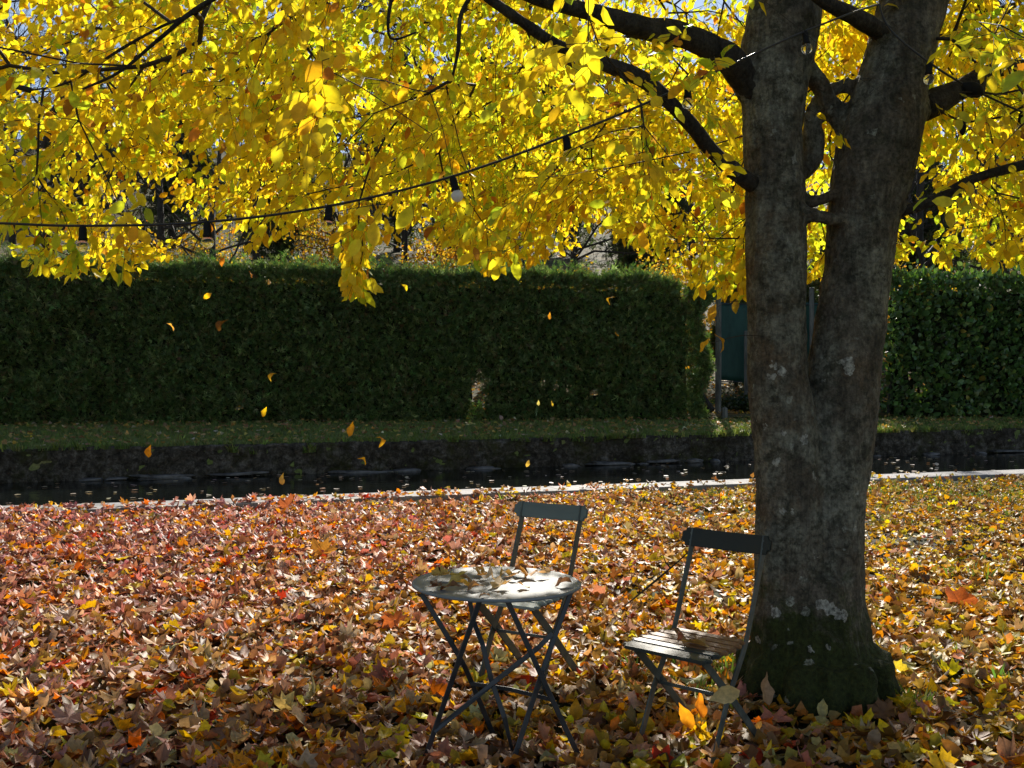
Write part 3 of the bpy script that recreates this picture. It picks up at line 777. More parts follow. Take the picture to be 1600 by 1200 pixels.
# depth of the bark front found by ray test on the finished mesh
from mathutils.bvhtree import BVHTree
bvh = BVHTree.FromPolygons([Vector(v) for v in co_.tolist()], [tuple(p.vertices) for p in me2.polygons])
camp = Vector((0,0,CAMZ))-TB
lich = []
for px, py, r in ((1222,580,7),(1205,590,5),(1208,571,5),(1325,568,9),(1328,577,8),(1258,688,7),(1196,667,4),(1224,677,5),(1213,722,5),(1273,745,4),(1222,797,5),(1239,801,4),(1338,828,5),
                  (1284,945,7),(1296,952,8),(1308,959,7),(1320,962,8),(1212,957,7),(1186,1003,6),(1245,655,3),(1341,770,3),(1268,1016,4),(1296,1010,4),(1240,250,6),(1276,870,3)):
    d = (P(px,py,5)-Vector((0,0,CAMZ))).normalized(); hit = bvh.ray_cast(camp, d)
    if hit[0] is not None: lich.append((hit[0], r/F*5.05*1.15))
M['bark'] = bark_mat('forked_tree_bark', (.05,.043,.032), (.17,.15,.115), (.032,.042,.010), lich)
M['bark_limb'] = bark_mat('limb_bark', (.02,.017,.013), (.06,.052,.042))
link('trunk', me2, M['bark'], TREE)
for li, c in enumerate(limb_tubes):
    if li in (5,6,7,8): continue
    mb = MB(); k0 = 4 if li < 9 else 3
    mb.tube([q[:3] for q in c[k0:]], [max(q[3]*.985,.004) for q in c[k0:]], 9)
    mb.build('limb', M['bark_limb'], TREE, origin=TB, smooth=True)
    for i, q in enumerate(c[k0:]): nodes.append(q[:3])
for st in (stemL, stemR):
    for q in catmull(st,5):
        if q[2] > 2.6: nodes.append(q[:3])

# crown: short leafy sprays filling the crown's volume, joined back to the limbs
fx = [-400,0,50,120,190,250,300,350,400,430,470,520,545,560,578,600,650,700,760,820,880,930,1000,1050,1100,1165,1250,1290,1330,1400,1440,1480,1500,1540,1600,2000]
fy = [380,375,425,438,432,415,375,365,398,375,360,345,455,478,455,385,350,385,425,420,400,375,382,430,462,468,440,440,400,415,400,430,385,418,418,400]
crs = np.random.RandomState(42)
def crown_points():
    out = []
    C0 = np.array([.9,5.3,5.0]); Rd = np.array([6.6,6.2,4.4])
    # dense low skirt and looser upper crown
    for n_, zlo, zhi in ((30000,1.9,4.9),(26000,4.4,9.6)):
        q = np.stack([crs.uniform(-6.2,7.6,n_), crs.uniform(-.6,11.5,n_), crs.uniform(zlo,zhi,n_)],1)
        e = (((q-C0)/Rd)**2).sum(1); q = q[e < 1]
        out.append(q)
    return out
low, high = crown_points()
def pix(q):
    D = np.maximum(q[:,1],.01); return 800+q[:,0]/D*F, 590-(q[:,2]-CAMZ)/D*F
px, py = pix(low)
lim = np.interp(px, fx, fy)
nzv = np.array([nz(a,b,c,.95)+.5*nz(a,b,c,2.3) for a,b,c in low.tolist()])
infr = (px > -250) & (px < 1850) & (low[:,1] > 1.0)
lowb = np.where(infr, lim+25, 330)                      # picture height under which nothing hangs
depthok = low[:,1] > 2.6
hang = .10+.05*crs.rand(len(low))
lim = lim-np.maximum(0, np.array([nz(a*.022, b*.9, 3) for a,b in zip(px.tolist(), low[:,1].tolist())]))*150; lowb = np.where(infr, lim+25, 330)
bottom_py = 590-(low[:,2]-hang-CAMZ)/np.maximum(low[:,1],.01)*F
ok = depthok & np.where(infr, bottom_py < lowb, low[:,2] > 2.35)
ok &= nzv > -.10
dens = np.where(infr & (py > -120), .92, .22)
dens = np.where(infr & (low[:,1] < 4.1), dens*.13, dens)
dens = np.where(infr & (py < 170), dens*1.3, dens)

# openings in the crown where the wood behind shows
for cx, cy, rx, ry in ((320,215,45,40),(255,300,60,45),(420,330,60,35),(300,350,50,30),(560,370,30,25),(610,335,25,22),(930,345,40,22),(1230,250,18,30),(560,95,22,22),(400,120,22,18),(180,215,30,25),(75,170,25,40),(30,60,30,30),(130,15,40,20),(560,190,30,35),(690,345,40,20),(1440,300,45,70),(1300,300,20,30),(640,300,30,20),(480,390,80,20),(20,250,25,30)):
    g = ((px-cx)/rx)**2+((py-cy)/ry)**2; dens = np.where(infr & (g < 1.3), dens*.05, dens)
# the two stems stay clear in front
front = infr & (px > 1130) & (px < 1480) & (low[:,1] < 5.2); dens = np.where(front, dens*.05, dens)
dens = np.where((low[:,1] > 8.3) & (low[:,2] > 2.5), dens*1.05, dens)
ok &= crs.rand(len(low)) < dens*.86
low = low[ok]
px, py = pix(high); nzv = np.array([nz(a,b,c,.6) for a,b,c in high.tolist()])
ok = (nzv > -.02) & (crs.rand(len(high)) < .055) & ~((high[:,1] < 2.4))
high = high[ok]
# trailing shoots that hang below the crown's edge
extra = []
for px_, ytop, ybot, D in ((558,330,462,4.6),(552,350,455,4.7),(565,345,430,4.6),(115,370,420,4.9),(80,380,410,5.0),(215,370,418,4.8),(195,380,425,4.8),(412,330,380,5.0),(1140,380,455,5.6),(1120,390,450,5.5),(1158,360,450,5.4),(1100,370,440,5.8),(1470,380,415,5.0),(1430,370,400,5.1),(1265,420,480,6.0),(760,370,415,5.6),(800,360,410,5.8)):
    for y_ in np.arange(ytop, ybot-18, 22): extra.append(tuple(P(px_+crs.uniform(-6,6), y_, D+crs.uniform(-.05,.05))))
targets = np.concatenate([low, high, np.array(extra)])
print('sprays', len(low), len(high))

nd = np.array(nodes); parent = [-1]*len(nd)
base_n = len(nd)
d0 = np.array([np.min(((nd-t)**2).sum(1)) for t in targets]); order = np.argsort(d0)
cap = base_n+len(targets)*6; A = np.zeros((cap,3)); A[:base_n] = nd; cnt = base_n; par = np.full(cap,-1); DR = np.zeros((cap,3))
for i in range(1, base_n):
    q = A[i]-A[i-1]; l_ = np.linalg.norm(q)
    if l_ < 1: DR[i] = q/(l_+1e-9)
tip = np.zeros(len(targets), dtype=int)
for ti in order:
    t = targets[ti]; dv = A[:cnt]-t; dd = (dv**2).sum(1); 
    # prefer to join from above and from the trunk's side
    dl = np.sqrt(dd)+1e-6; cs = -(dv*DR[:cnt]).sum(1)/dl; cost = dd*(1+.6*(dv[:,2] < -.05))*(1.9-cs); j = int(np.argmin(cost)); d = math.sqrt(dd[j])
    k = int(min(max(1, round(d/.28)), 5)); prev = j; a = A[j].copy()
    for i in range(1, k+1):
        f_ = i/k; q = a+(t-a)*f_+DR[j]*d*.35*math.sin(math.pi*f_)*(1-f_)
        if i < k: q = q+crs.normal(0,.02+.02*d,3)+np.array([0,0,.10*d*math.sin(math.pi*f_)])
        A[cnt] = q; par[cnt] = prev; e_ = q-A[prev]; DR[cnt] = e_/(np.linalg.norm(e_)+1e-9); prev = cnt; cnt += 1
    tip[ti] = prev
A = A[:cnt]; par = par[:cnt]
pi_ = np.arange(base_n, cnt)
for _ in range(3):
    cs_ = np.zeros((cnt,3)); cn_ = np.zeros(cnt); np.add.at(cs_, par[pi_], A[pi_]); np.add.at(cn_, par[pi_], 1)
    m_ = pi_[cn_[pi_] > 0]; A[m_] += .38*((A[par[m_]]+cs_[m_]/cn_[m_][:,None])/2-A[m_])
targets = A[tip].copy()
rad = np.zeros(cnt); w2 = np.zeros(cnt); w2[tip] += .0013**2.1
for i in range(cnt-1, base_n-1, -1):
    w2[i] = max(w2[i], .0013**2.1); rad[i] = w2[i]**(1/2.1)
    if par[i] >= 0: w2[par[i]] += w2[i]
rad = np.minimum(rad, .013)
ei = np.arange(base_n, cnt); a = A[par[ei]]; b = A[ei]
ra = np.where(par[ei] < base_n, rad[ei]*1.15, rad[par[ei]]); ra = np.minimum(ra, rad[ei]*1.5); rb = rad[ei]
t = b-a; t /= np.linalg.norm(t,axis=1,keepdims=True)+1e-9
ref = np.where(np.abs(t[:,2:3]) < .9, [[0,0,1.]], [[1.,0,0]]); s1 = np.cross(t,ref); s1 /= np.linalg.norm(s1,axis=1,keepdims=True); s2 = np.cross(t,s1)
ns = 5; V = []
for (pp, rr) in ((a,ra),(b,rb)):
    for k in range(ns):
        q = 2*math.pi*k/ns; V.append(pp+(s1*math.cos(q)+s2*math.sin(q))*rr[:,None])
V = np.stack(V,1); ne = len(ei)
loc = np.array([i for k in range(ns) for i in (k,(k+1)%ns,ns+(k+1)%ns,ns+k)])
I = (loc[None,:]+np.arange(ne)[:,None]*2*ns).ravel()
link('twigs', np_mesh('twigs', V.reshape(-1,3)-np.array(TB), np.full(ne*ns,4), I), M['twig'], TREE)

# leaves: distichous drooping sprays
LP, LY, LZ, LS, TW = [], [], [], [], []
for ti, t in enumerate(targets):
    pj = par[tip[ti]]; dirv = t-A[pj] if pj >= 0 else np.array([0,0,-1.])
    dirv = dirv/(np.linalg.norm(dirv)+1e-9)
    out = np.array([t[0]-TB.x, t[1]-TB.y, 0]); out /= np.linalg.norm(out)+1e-9
    hangy = ti >= len(low)+len(high)
    d = dirv*.5+out*(.1 if hangy else .5)+crs.normal(0,.35,3)+np.array([0,0,-.9 if hangy else -.25]); d /= np.linalg.norm(d)
    Ls = crs.uniform(.24,.40)
    pn = crs.normal(0,.45,3)+np.array([0,0,1.]); pn -= d*pn.dot(d); pn /= np.linalg.norm(pn)
    sd_ = np.cross(d,pn)
    def shoot(p0, d, nl, Ls, pn, sd_):
        p_ = p0.copy(); pl = [p_.copy()]
        for k in range(nl):
            d = d+np.array([0,0,-.045])+crs.normal(0,.05,3); d /= np.linalg.norm(d)
            p_ = p_+d*Ls/nl; pl.append(p_.copy())
            s = 1 if k % 2 else -1
            yv = d*.6+sd_*s*.9+np.array([0,0,-.62])+crs.normal(0,.30,3)
            if k == nl-1: yv = d+np.array([0,0,-.4])
            LP.append(p_.copy()); LY.append(yv); LZ.append(pn+crs.normal(0,.7,3)); LS.append(crs.uniform(.056,.093)*(1-.25*abs(k/nl-.45)))
        TW.append(np.array(pl)); return pl
    if hangy:
        shoot(t, d, 11, Ls, pn, sd_)
    else:
        pl = shoot(t, d, crs.randint(6,9), Ls, pn, sd_)
        for j_, s_i in ((1,1),(2,-1),(4,1)):
            if crs.rand() < .72:
                shoot(pl[j_], (d*.65+sd_*s_i*.8+crs.normal(0,.15,3)), crs.randint(3,6), Ls*crs.uniform(.4,.65), pn, sd_)
LP, LY, LZ, LS = map(np.array, (LP,LY,LZ,LS)); 
# nothing crowds the cable of lights, and the stems' front stays mostly bare
px, py = pix(LP)
lx = [-700,-380,-80,0,130,324,515,707,884,1025,1150,1257,1340]; ly = [250,315,347,349,353,347,322,276,213,155,98,50,18]
cy_ = np.interp(px, lx, ly)
bad = (LP[:,1] > 1) & (px > -200) & (px < 1150) & (np.abs(py-cy_-6) < 17) & (LP[:,1] < 4.3) & (crs.rand(len(LP)) < .93)
bad |= (px > 1155) & (px < 1475) & (LP[:,1] < 5.2) & (LP[:,1] > 1) & (crs.rand(len(LP)) < .9)
bad |= (px > 1430) & (px < 1600) & (np.abs(py-95-(px-1445)*.52) < 24) & (LP[:,1] < 4.85) & (LP[:,1] > 1)
bad |= (px > -300) & (px < 1900) & (LP[:,1] > 1) & (py > np.interp(px, fx, fy)-6+crs.uniform(-10,4,len(LP)))
bad |= (px > -100) & (px < 1700) & (LP[:,1] < 2.5) & (LP[:,1] > 0)
sdn = np.array(sd)
for g, rr_ in ((P(1086,1112,4.62),.13),(P(850,905,4.5),.12),(P(800,912,4.45),.10),(P(1010,1004,4.5),.07),(P(1040,1180,4.4),.07),(P(720,1005,4.45),.06)):  # crown gaps cut along the sun's rays so flecks reach these spots
    w_ = LP-np.array(g); tt = w_@sdn; dist = np.linalg.norm(w_-tt[:,None]*sdn, axis=1); bad |= (tt > 0) & (dist < rr_)
LP, LY, LZ, LS = LP[~bad], LY[~bad], LZ[~bad], LS[~bad]; n = len(LP)
print('crown leaves', n)
zone = np.array([nz(a,b,c,.55) for a,b,c in LP.tolist()])
cy = palette(n, [(.88,.66,.035),(.92,.75,.05),(.86,.52,.03),(.58,.22,.03),(.40,.20,.05)], [5,5,1.6,.2,.2], .10, crs)
cg = palette(n, [(.60,.70,.06),(.74,.74,.06),(.42,.58,.06)], [2,3,1], .10, crs)
pick = crs.rand(n) < np.clip(.32+zone*1.1,0.06,.7)
colr = np.where(pick[:,None], cg, cy)
V,S,I,C = scatter('x', beech(16,.56,.75,3), LP, frame(LY,LZ), LS, colr, None, origin=TB)
link('crown', np_mesh('crown', V,S,I,C), M['crown'], TREE)
# fine spray stems
mbv = []; mbi = []; off = 0
for pl in TW:
    k = len(pl); r_ = np.linspace(.0016,.0007,k); dirx = np.cross(pl[-1]-pl[0],[0,0,1.]); dirx /= np.linalg.norm(dirx)+1e-9; diry = np.array([0,0,1.])
    ring = np.stack([pl+dirx*r_[:,None], pl-dirx*r_[:,None]*.5+diry*r_[:,None]*.87, pl-dirx*r_[:,None]*.5-diry*r_[:,None]*.87],1).reshape(-1,3)
    mbv.append(ring); kk = np.arange(k-1)[:,None]*3
    for e in range(3):
        mbi.append((np.concatenate([kk+e, kk+(e+1)%3, kk+3+(e+1)%3, kk+3+e],1)+off).ravel())
    off += len(ring)
I = np.concatenate(mbi); link('spray_stems', np_mesh('spray_stems', np.concatenate(mbv)-np.array(TB), np.full(len(I)//4,4), I), M['twig'], TREE)

# ------------------------------------------------------------------ leaf litter on the near lawn
lrs = np.random.RandomState(77)
def litter_sample():
    n_ = 230000
    X = lrs.uniform(-11,14,n_); D = lrs.uniform(.8,19.5,n_)
    s = X*Nn[0]+D*Nn[1]
    infr = np.abs(X) < .54*D+.4
    dens = np.where(infr, np.where(D < 7.5, 430, 300), 55)
    dens = np.where(D < 3.4, 60, dens)
    right = np.clip((X+1)/8,0,1)
    # thinner towards the kerb at the right, strewn over the kerb at the left
    edge = np.clip((SK-.2+(1-right)*.45-s)/.9+.18, .03, 1)
    edge = np.where(s > S_NEAR-.05, 0, edge)
    patch = np.array([nz(a,b,0,.7)+.5*nz(a,b,2,2.2) for a,b in zip(X.tolist(),D.tolist())])
    thin = np.where((right > .35) & (D > 9), np.clip(.85-patch*1.2,.2,1), 1)
    area = 25*18.7; pr = dens*edge*thin/(n_/area)
    k = lrs.rand(n_) < pr
    return X[k], D[k], s[k]
X, D, s = litter_sample(); n = len(X); print('litter', n)
# keep the root flare free
rr = np.hypot(X-TB.x-.05, D-TB.y); k = rr > .33+.03*np.sin(D*40); X, D, s = X[k], D[k], s[k]; n = len(X)
Zg = np.array([lawn_z(a,b) for a,b in zip(X.tolist(),D.tolist())]); Zg = np.where(s > SK-.1, .045, Zg)
mound = np.array([max(0,nz(a,b,7,1.3))*.045+max(0,nz(a,b,9,3.5))*.03 for a,b in zip(X.tolist(),D.tolist())])
Z = Zg+np.where(s > SK-.1, .0, mound+lrs.uniform(.0,.045,n))+.008
isM = lrs.rand(n) < np.clip(.36-.045*X,.08,.52)
tilt = np.where(lrs.rand(n) < .20, lrs.uniform(.4,1.2,n), np.abs(lrs.normal(0,.27,n))); tilt = np.where(isM, tilt*.7, tilt); an = lrs.uniform(0,6.283,n)
zd = np.stack([np.sin(tilt)*np.cos(an), np.sin(tilt)*np.sin(an), np.cos(tilt)],1)
yd = lrs.normal(0,1,(n,3)); yd -= zd*(yd*zd).sum(1,keepdims=True)
size = np.where(isM, lrs.uniform(.075,.145,n), lrs.uniform(.065,.11,n))
left = np.clip(.5-(X+.12*D*nz(1,1))/7,0,1)
pm = palette(n, [(.36,.20,.17),(.27,.15,.11),(.42,.31,.24),(.52,.20,.05),(.60,.31,.06),(.34,.07,.045),(.15,.08,.05),(.62,.45,.09),(.50,.38,.32)], [5,4,4,1.3,1.2,.45,2.5,1.2,2.5], .22, lrs)
pb = palette(n, [(.66,.44,.06),(.54,.29,.05),(.38,.25,.12),(.27,.16,.07),(.46,.39,.10),(.15,.09,.045),(.68,.56,.13),(.46,.37,.24)], [2.1,2.4,3.4,3.2,2.4,2.2,.8,2.4], .22, lrs)
mixp = lrs.rand(n) < np.where(isM, np.clip(left+.25,.3,.95), left*.55)
colr = np.where(mixp[:,None], pm, pb); mn = colr.mean(1,keepdims=True); lf_ = np.clip(.5-X/6,0,1)[:,None]*np.clip((D-4)/5,.2,1)[:,None]; colr = np.clip((mn+(colr-mn)*1.3)*(np.array([1.12,.93,1.12])*lf_+np.array([1.0,1.04,.86])*(1-lf_)), .010, .9)
pos = np.stack([X,D,Z],1); rot = frame(yd,zd)
a_ = scatter('x', maple(30,1.4), pos[isM], rot[isM], size[isM], colr[isM], None)
b_ = scatter('x', beech(18,.72,2.3,6), pos[~isM], rot[~isM], size[~isM], colr[~isM], None)
V,S,I,C = merge([a_, b_])
o = link('leaf_litter', np_mesh('leaf_litter', V,S,I,C), M['litter']); tag(o, 'thick carpet of brown orange and yellow fallen leaves on the near lawn', 'fallen leaves', kind='stuff')

# leaves strewn on the far bank and floating on the canal
n = 2600; Xb = lrs.uniform(-11,16,n); sb = S_FAR+.15+lrs.rand(n)*6
q = np.stack([(sb-Nn[1]*0)*0,sb*0],1)
ub = lrs.uniform(-9,22,n); xy = U[None,:]*ub[:,None]+Nn[None,:]*sb[:,None]
ok = xy[:,1] < hedge_y(xy[:,0])-.3; xy = xy[ok]; n = len(xy)
Z = np.array([bank_z(a,b) for a,b in xy.tolist()])+.05
zd = np.stack([lrs.normal(0,.35,n),lrs.normal(0,.35,n),np.ones(n)],1); yd = lrs.normal(0,1,(n,3))*[1,1,.3]
V,S,I,C = scatter('x', beech(12,.72,1.4,16), np.column_stack([xy,Z]), frame(yd,zd), lrs.uniform(.08,.15,n), palette(n, [(.42,.30,.10),(.30,.18,.08),(.5,.36,.08),(.5,.45,.34)], [3,3,2,1], .25, lrs), None)
o = link('bank_leaves', np_mesh('bank_leaves', V,S,I,C), M['litter']); tag(o, 'scattered dull fallen leaves on the grass bank before the hedge', 'fallen leaves', kind='stuff')
n = 420; ub = lrs.uniform(-9,22,n); sb = S_NEAR+.3+(S_FAR-S_NEAR-.5)*lrs.rand(n)**.6
xy = U[None,:]*ub[:,None]+Nn[None,:]*sb[:,None]
zd = np.stack([lrs.normal(0,.06,n),lrs.normal(0,.06,n),np.ones(n)],1); yd = lrs.normal(0,1,(n,3))*[1,1,.03]
V,S,I,C = scatter('x', beech(12,.72,.25,17), np.column_stack([xy,np.full(n,WATER+.012)]), frame(yd,zd), lrs.uniform(.07,.13,n), palette(n, [(.42,.34,.25),(.30,.18,.08),(.5,.40,.28)], [3,1,2], .25, lrs), None)
o = link('floating_leaves', np_mesh('floating_leaves', V,S,I,C), M['litter']); tag(o, 'pale leaves floating on the dark canal water', 'fallen leaves', kind='stuff')

# grass: bank blades, tufts through the litter
def tufts(name, xy, zf, size, label):
    n = len(xy); Z = np.array([zf(a,b) for a,b in xy.tolist()])-.005
    an = lrs.uniform(0,6.28,n); rot = np.zeros((n,3,3)); rot[:,0,0] = np.cos(an); rot[:,0,1] = -np.sin(an); rot[:,1,0] = np.sin(an); rot[:,1,1] = np.cos(an); rot[:,2,2] = 1
    V,S,I,C = scatter('x', blade(), np.column_stack([xy,Z]), rot, size*np.exp(lrs.normal(0,.3,n)), palette(n, [(.11,.17,.04),(.18,.24,.055),(.26,.25,.09)], [3,3,1.8], .25, lrs), None)
    o = link(name, np_mesh(name, V,S,I,C,smooth=False), M['grass']); tag(o, label, 'grass', kind='stuff')
n = 26000; ub = lrs.uniform(-10,23,n); sb = S_FAR+.06+lrs.rand(n)**1.5*6.6; xy = U[None,:]*ub[:,None]+Nn[None,:]*sb[:,None]; xy = xy[xy[:,1] < hedge_y(xy[:,0])-.1]
tufts('bank_grass', xy, bank_z, .075, 'short dark grass on the far bank between wall and hedge')
pts = []
for (px_, py_, r_, k) in ((1150,1035,.16,90),(1120,1045,.2,60),(1385,1090,.10,60),(1500,1020,.25,20),(1555,1065,.06,14),(1590,1000,.1,10),(1540,880,.5,40),(1400,815,.6,50),(1500,780,1.0,300),(1580,770,1.0,300),(1420,770,.8,160),(1130,800,.5,40),(1160,785,.6,80),(1060,775,.5,60),(760,780,.5,30),(900,765,.4,30),(1190,1080,.15,90),(985,1040,.03,3),(1080,1040,.3,20)):
    D = CAMZ*F/(py_-590)
    for _ in range(k): pts.append(((px_-800)/F*D+lrs.normal(0,r_), D+lrs.normal(0,r_)))
pts = np.array(pts); sarr = pts@Nn; pts = pts[sarr < SK-.05]
tufts('lawn_grass', pts, lambda a,b: lawn_z(a,b)+.02, .085, 'green grass tufts poking through the fallen leaves')

wp = []
for _ in range(60):
    c_ = along(lrs.uniform(-9,22), S_FAR-.03)
    for _ in range(lrs.randint(4,22)): wp.append((c_[0]+lrs.normal(0,.07), c_[1]+lrs.normal(0,.01)))
tufts('wall_plants', np.array(wp), lambda a,b: WALLTOP-.02-.3*max(0,nz(a*.7,b,3,.9)), .13, 'small green weeds growing out of the canal wall')

# ------------------------------------------------------------------ single leaves
def one_leaf(name, loc, rot, size, color, label, tmpl, var, cat='leaf', group=None, mat='litter'):
    T, fs = tmpl; V = T[var % len(T)].copy(); V[:,1] -= .5; V = V*size
    base = np.array([i for f in fs for i in f]); sz = np.array([len(f) for f in fs])
    o = link(name, np_mesh(name, V, sz, base, np.tile(np.array(color),(len(V),1))), M[mat])
    o.location = loc; o.rotation_euler = rot; tag(o, label, cat, group); return o
BT, MT = leaf_fine(20,.52,1.7,31), maple(20,1.0,32)
G = 'leaves falling through the air'
fall = [(325,462,7.5,.085,(.85,.50,.03),'bright yellow falling leaf left of the lowest middle shoot, high before the hedge'),
 (392,429,8,.07,(.70,.30,.05),'small flat orange falling leaf just under the crown, left of a pale one'),
 (421,440,8,.07,(.70,.50,.36),'pale pinkish falling leaf just below the top edge of the hedge'),
 (348,408,7,.08,(.55,.20,.04),'upright brownish orange falling leaf at the top edge of the hedge'),
 (268,510,7.5,.09,(.75,.38,.12),'orange falling leaf lying flat in the air, leftmost over the hedge'),
 (632,449,7.5,.075,(.88,.68,.05),'clear yellow falling leaf just right of the long hanging shoot'),
 (951,467,7.5,.08,(.85,.55,.06),'yellow falling leaf high before the right part of the conifer hedge'),
 (858,494,8.5,.07,(.60,.28,.05),'narrow dark orange falling leaf, upright, right of the hedge middle'),
 (963,523,9,.06,(.50,.28,.05),'tiny dull orange falling leaf below the yellow one at right'),
 (423,587,7,.075,(.65,.42,.06),'dull ochre falling leaf low before the hedge, left of middle'),
 (411,645,7,.085,(.90,.58,.03),'bright golden falling leaf at the foot of the hedge'),
 (549,671,5,.085,(.75,.36,.03),'large orange falling leaf over the grass bank, highest of the pair there'),
 (597,687,5.5,.075,(.85,.45,.04),'split orange falling leaf at the rim of the canal wall'),
 (568,719,6,.07,(.90,.52,.03),'flat golden falling leaf before the canal wall'),
 (232,705,6,.085,(.80,.34,.03),'orange falling leaf before the canal wall, leftmost of all'),
 (439,750,6,.08,(.85,.55,.20),'slanting pale yellow falling leaf over the dark water'),
 (862,631,9,.07,(.90,.66,.10),'light yellow falling leaf before the dark hedge foot'),
 (841,630,9,.06,(.62,.55,.30),'pale greenish falling leaf at the hedge foot beside a yellow one'),
 (825,724,8,.07,(.55,.36,.12),'brown falling leaf low before the canal wall, right of middle'),
 (347,507,4.5,.075,(.22,.10,.03),'dark brown falling leaf in front of the hedge, dimmest of all'),
 (1128,535,5.2,.10,(.62,.34,.04),'ochre leaf hanging by the left edge of the thick trunk'),
 (1100,540,5.3,.085,(.85,.52,.04),'golden leaf left of an ochre leaf near the trunk edge'),
 (1113,490,5.2,.10,(.72,.42,.05),'tan pointed leaf hanging under the crown left of the trunk'),
 (1150,478,5.25,.075,(.60,.42,.06),'round dull yellow leaf under the crown touching the trunk edge')]
rf = random.Random(9)
FR = [(1.3,.9,.2),(1.2,.1,1.5),(1.0,.5,.9),(1.4,.2,.1),(.9,.3,1.7),(1.2,-.5,.8),(1.1,.2,-1.2),(1.5,.1,.4),(.8,.2,1.2),(1.2,.4,-.5),(1.3,.5,.5),(1.4,.2,-.3),(1.0,.3,.9),(.9,-.4,1.6),(1.5,.1,.1),(1.3,.2,.6),(1.2,.3,.9),(1.3,.1,.2),(1.2,.4,.1),(1.0,.4,-1.0),(1.3,.1,1.5),(1.2,.5,-1.2),(1.4,.2,-.6),(1.4,.1,-.4)]
for i, (a,b,D,sz,c,lab) in enumerate(fall):
    one_leaf('falling_leaf' if i < 20 else 'hanging_leaf', P(a,b,D), FR[i], sz*(.88 if i < 20 else 1), c, lab, BT, i, 'leaf', G if i < 20 else None, 'crown')
mb = MB(); mb.tube([P(1185,524,5.1),P(1160,524,5.15),P(1140,528,5.2),P(1112,536,5.25)], [.0025,.002,.0018,.001], 5)
mb.build('side_shoot', M['twig'], TREE, origin=TB); mb = MB()
mb.tube([P(1160,470,5.2),P(1135,472,5.2),P(1120,480,5.2)], [.002,.0016,.001], 5)
mb.build('side_shoot', M['twig'], TREE, origin=TB)

# ------------------------------------------------------------------ round table
TC = Vector((-.075, 4.56, 0)); TR = .378
table = empty('round_table', TC); tag(table, 'round pale grey metal garden table on thin crossed iron legs, strewn with leaves', 'table')
def disc(prof, n=96):
    vs = []; fs = []
    for (r_, z) in prof:
        for k in range(n): vs.append((r_*math.cos(2*math.pi*k/n), r_*math.sin(2*math.pi*k/n), z))
    for i in range(len(prof)-1):
        for k in range(n): fs.append((i*n+k,i*n+(k+1)%n,(i+1)*n+(k+1)%n,(i+1)*n+k))
    fs.append(tuple(range(n))[::-1]); fs.append(tuple((len(prof)-1)*n+k for k in range(n)))
    return vs, fs
mb = MB(); H = .71
mb.add(*disc([(.02,H-.004),(.2,H-.004),(TR-.02,H-.001),(TR-.008,H+.001),(TR-.002,H-.003),(TR,H-.007),(TR-.002,H-.013),(TR-.006,H-.015),(TR-.01,H-.014),(TR-.012,H-.009),(.2,H-.010),(.02,H-.010)]))
top = mb.build('tabletop', M['table_top'], table, smooth=True)
top.rotation_euler = (R(-.3), R(.5), 0)
def G0(px_, py_, z=0):
    D = (CAMZ-z)*F/(py_-590); return Vector(((px_-800)/F*D, D, z))
def tl(p): return p-TC
z1 = .69
fr = Vector((0,1,0))
legs = [
 [G0(657,930,z1)+Vector((0,.03,0)), P(716,1024,4.42), P(740,1075,4.52), G0(774,1150)],
 [G0(749,941,z1)+Vector((0,.02,0)), P(716,1035,4.27), P(690,1110,4.30), G0(659,1192)],
 [G0(793,941,z1)+Vector((0,.02,0)), P(841,1046,4.28), P(868,1105,4.30), G0(911,1189)],
 [G0(893,926,z1)+Vector((0,.02,0)), P(851,1040,4.34), P(828,1110,4.31), G0(797,1198)],
]
for L_ in legs:
    L_[-1].z = -.02
    mb = MB(); mb.bar([tl(q) for q in catmull([tuple(q) for q in L_],4).tolist() and [Vector(q) for q in catmull([tuple(q) for q in L_],4)]], .022, .009, Vector((1,.25,0)))
    mb.build('leg', M['iron_dark'], table)
mb = MB(); q = [P(730,938,4.50), P(740,972,4.48), P(754,1008,4.44), P(768,1065,4.42), P(788,1122,4.40), G0(801,1176)]
q[0].z = .70
mb.bar([tl(x) for x in q], .022, .006, [Vector((.3,.5,1)),Vector((.4,.6,1)),Vector((1,.2,0)),Vector((1,.2,0)),Vector((1,.4,0)),Vector((.3,1,0))])
mb.build('brace', M['iron_dark'], table)
mb = MB(); q = [P(863,990,4.33), P(842,1012,4.33), P(778,1062,4.36), P(720,1110,4.33), P(678,1144,4.30)]
mb.bar([tl(x) for x in q], .022, .006, [Vector((0,.2,1))]*3+[Vector((0,.8,1)),Vector((.2,.4,1))])
mb.build('brace', M['iron_dark'], table)
mb = MB(); mb.bar([tl(P(735,1069,4.5)), tl(P(797,1078,4.42)), tl(P(866,1095,4.31))], .018, .006, Vector((0,0,1))); mb.build('crossbar', M['iron_dark'], table)
for a_, b_ in ((legs[0][0],legs[3][0]),(legs[1][0],legs[2][0])):
    mb = MB(); c = Vector((0,0,.0)); mb.bar([tl(a_), tl((a_+b_)/2+Vector((0,.0,0))), tl(b_)], .02, .005, Vector((0,1,0))); mb.build('top_rail', M['iron_dark'], table)
for px_, py_, D in ((716,1028,4.27),(841,1046,4.27),(849,1054,4.3)):
    mb = MB(); c = tl(P(px_,py_,D)); mb.tube([c+Vector((0,-.012,0)), c+Vector((0,.02,0))], .0075, 10); mb.build('rivet', M['iron_dark'], table)

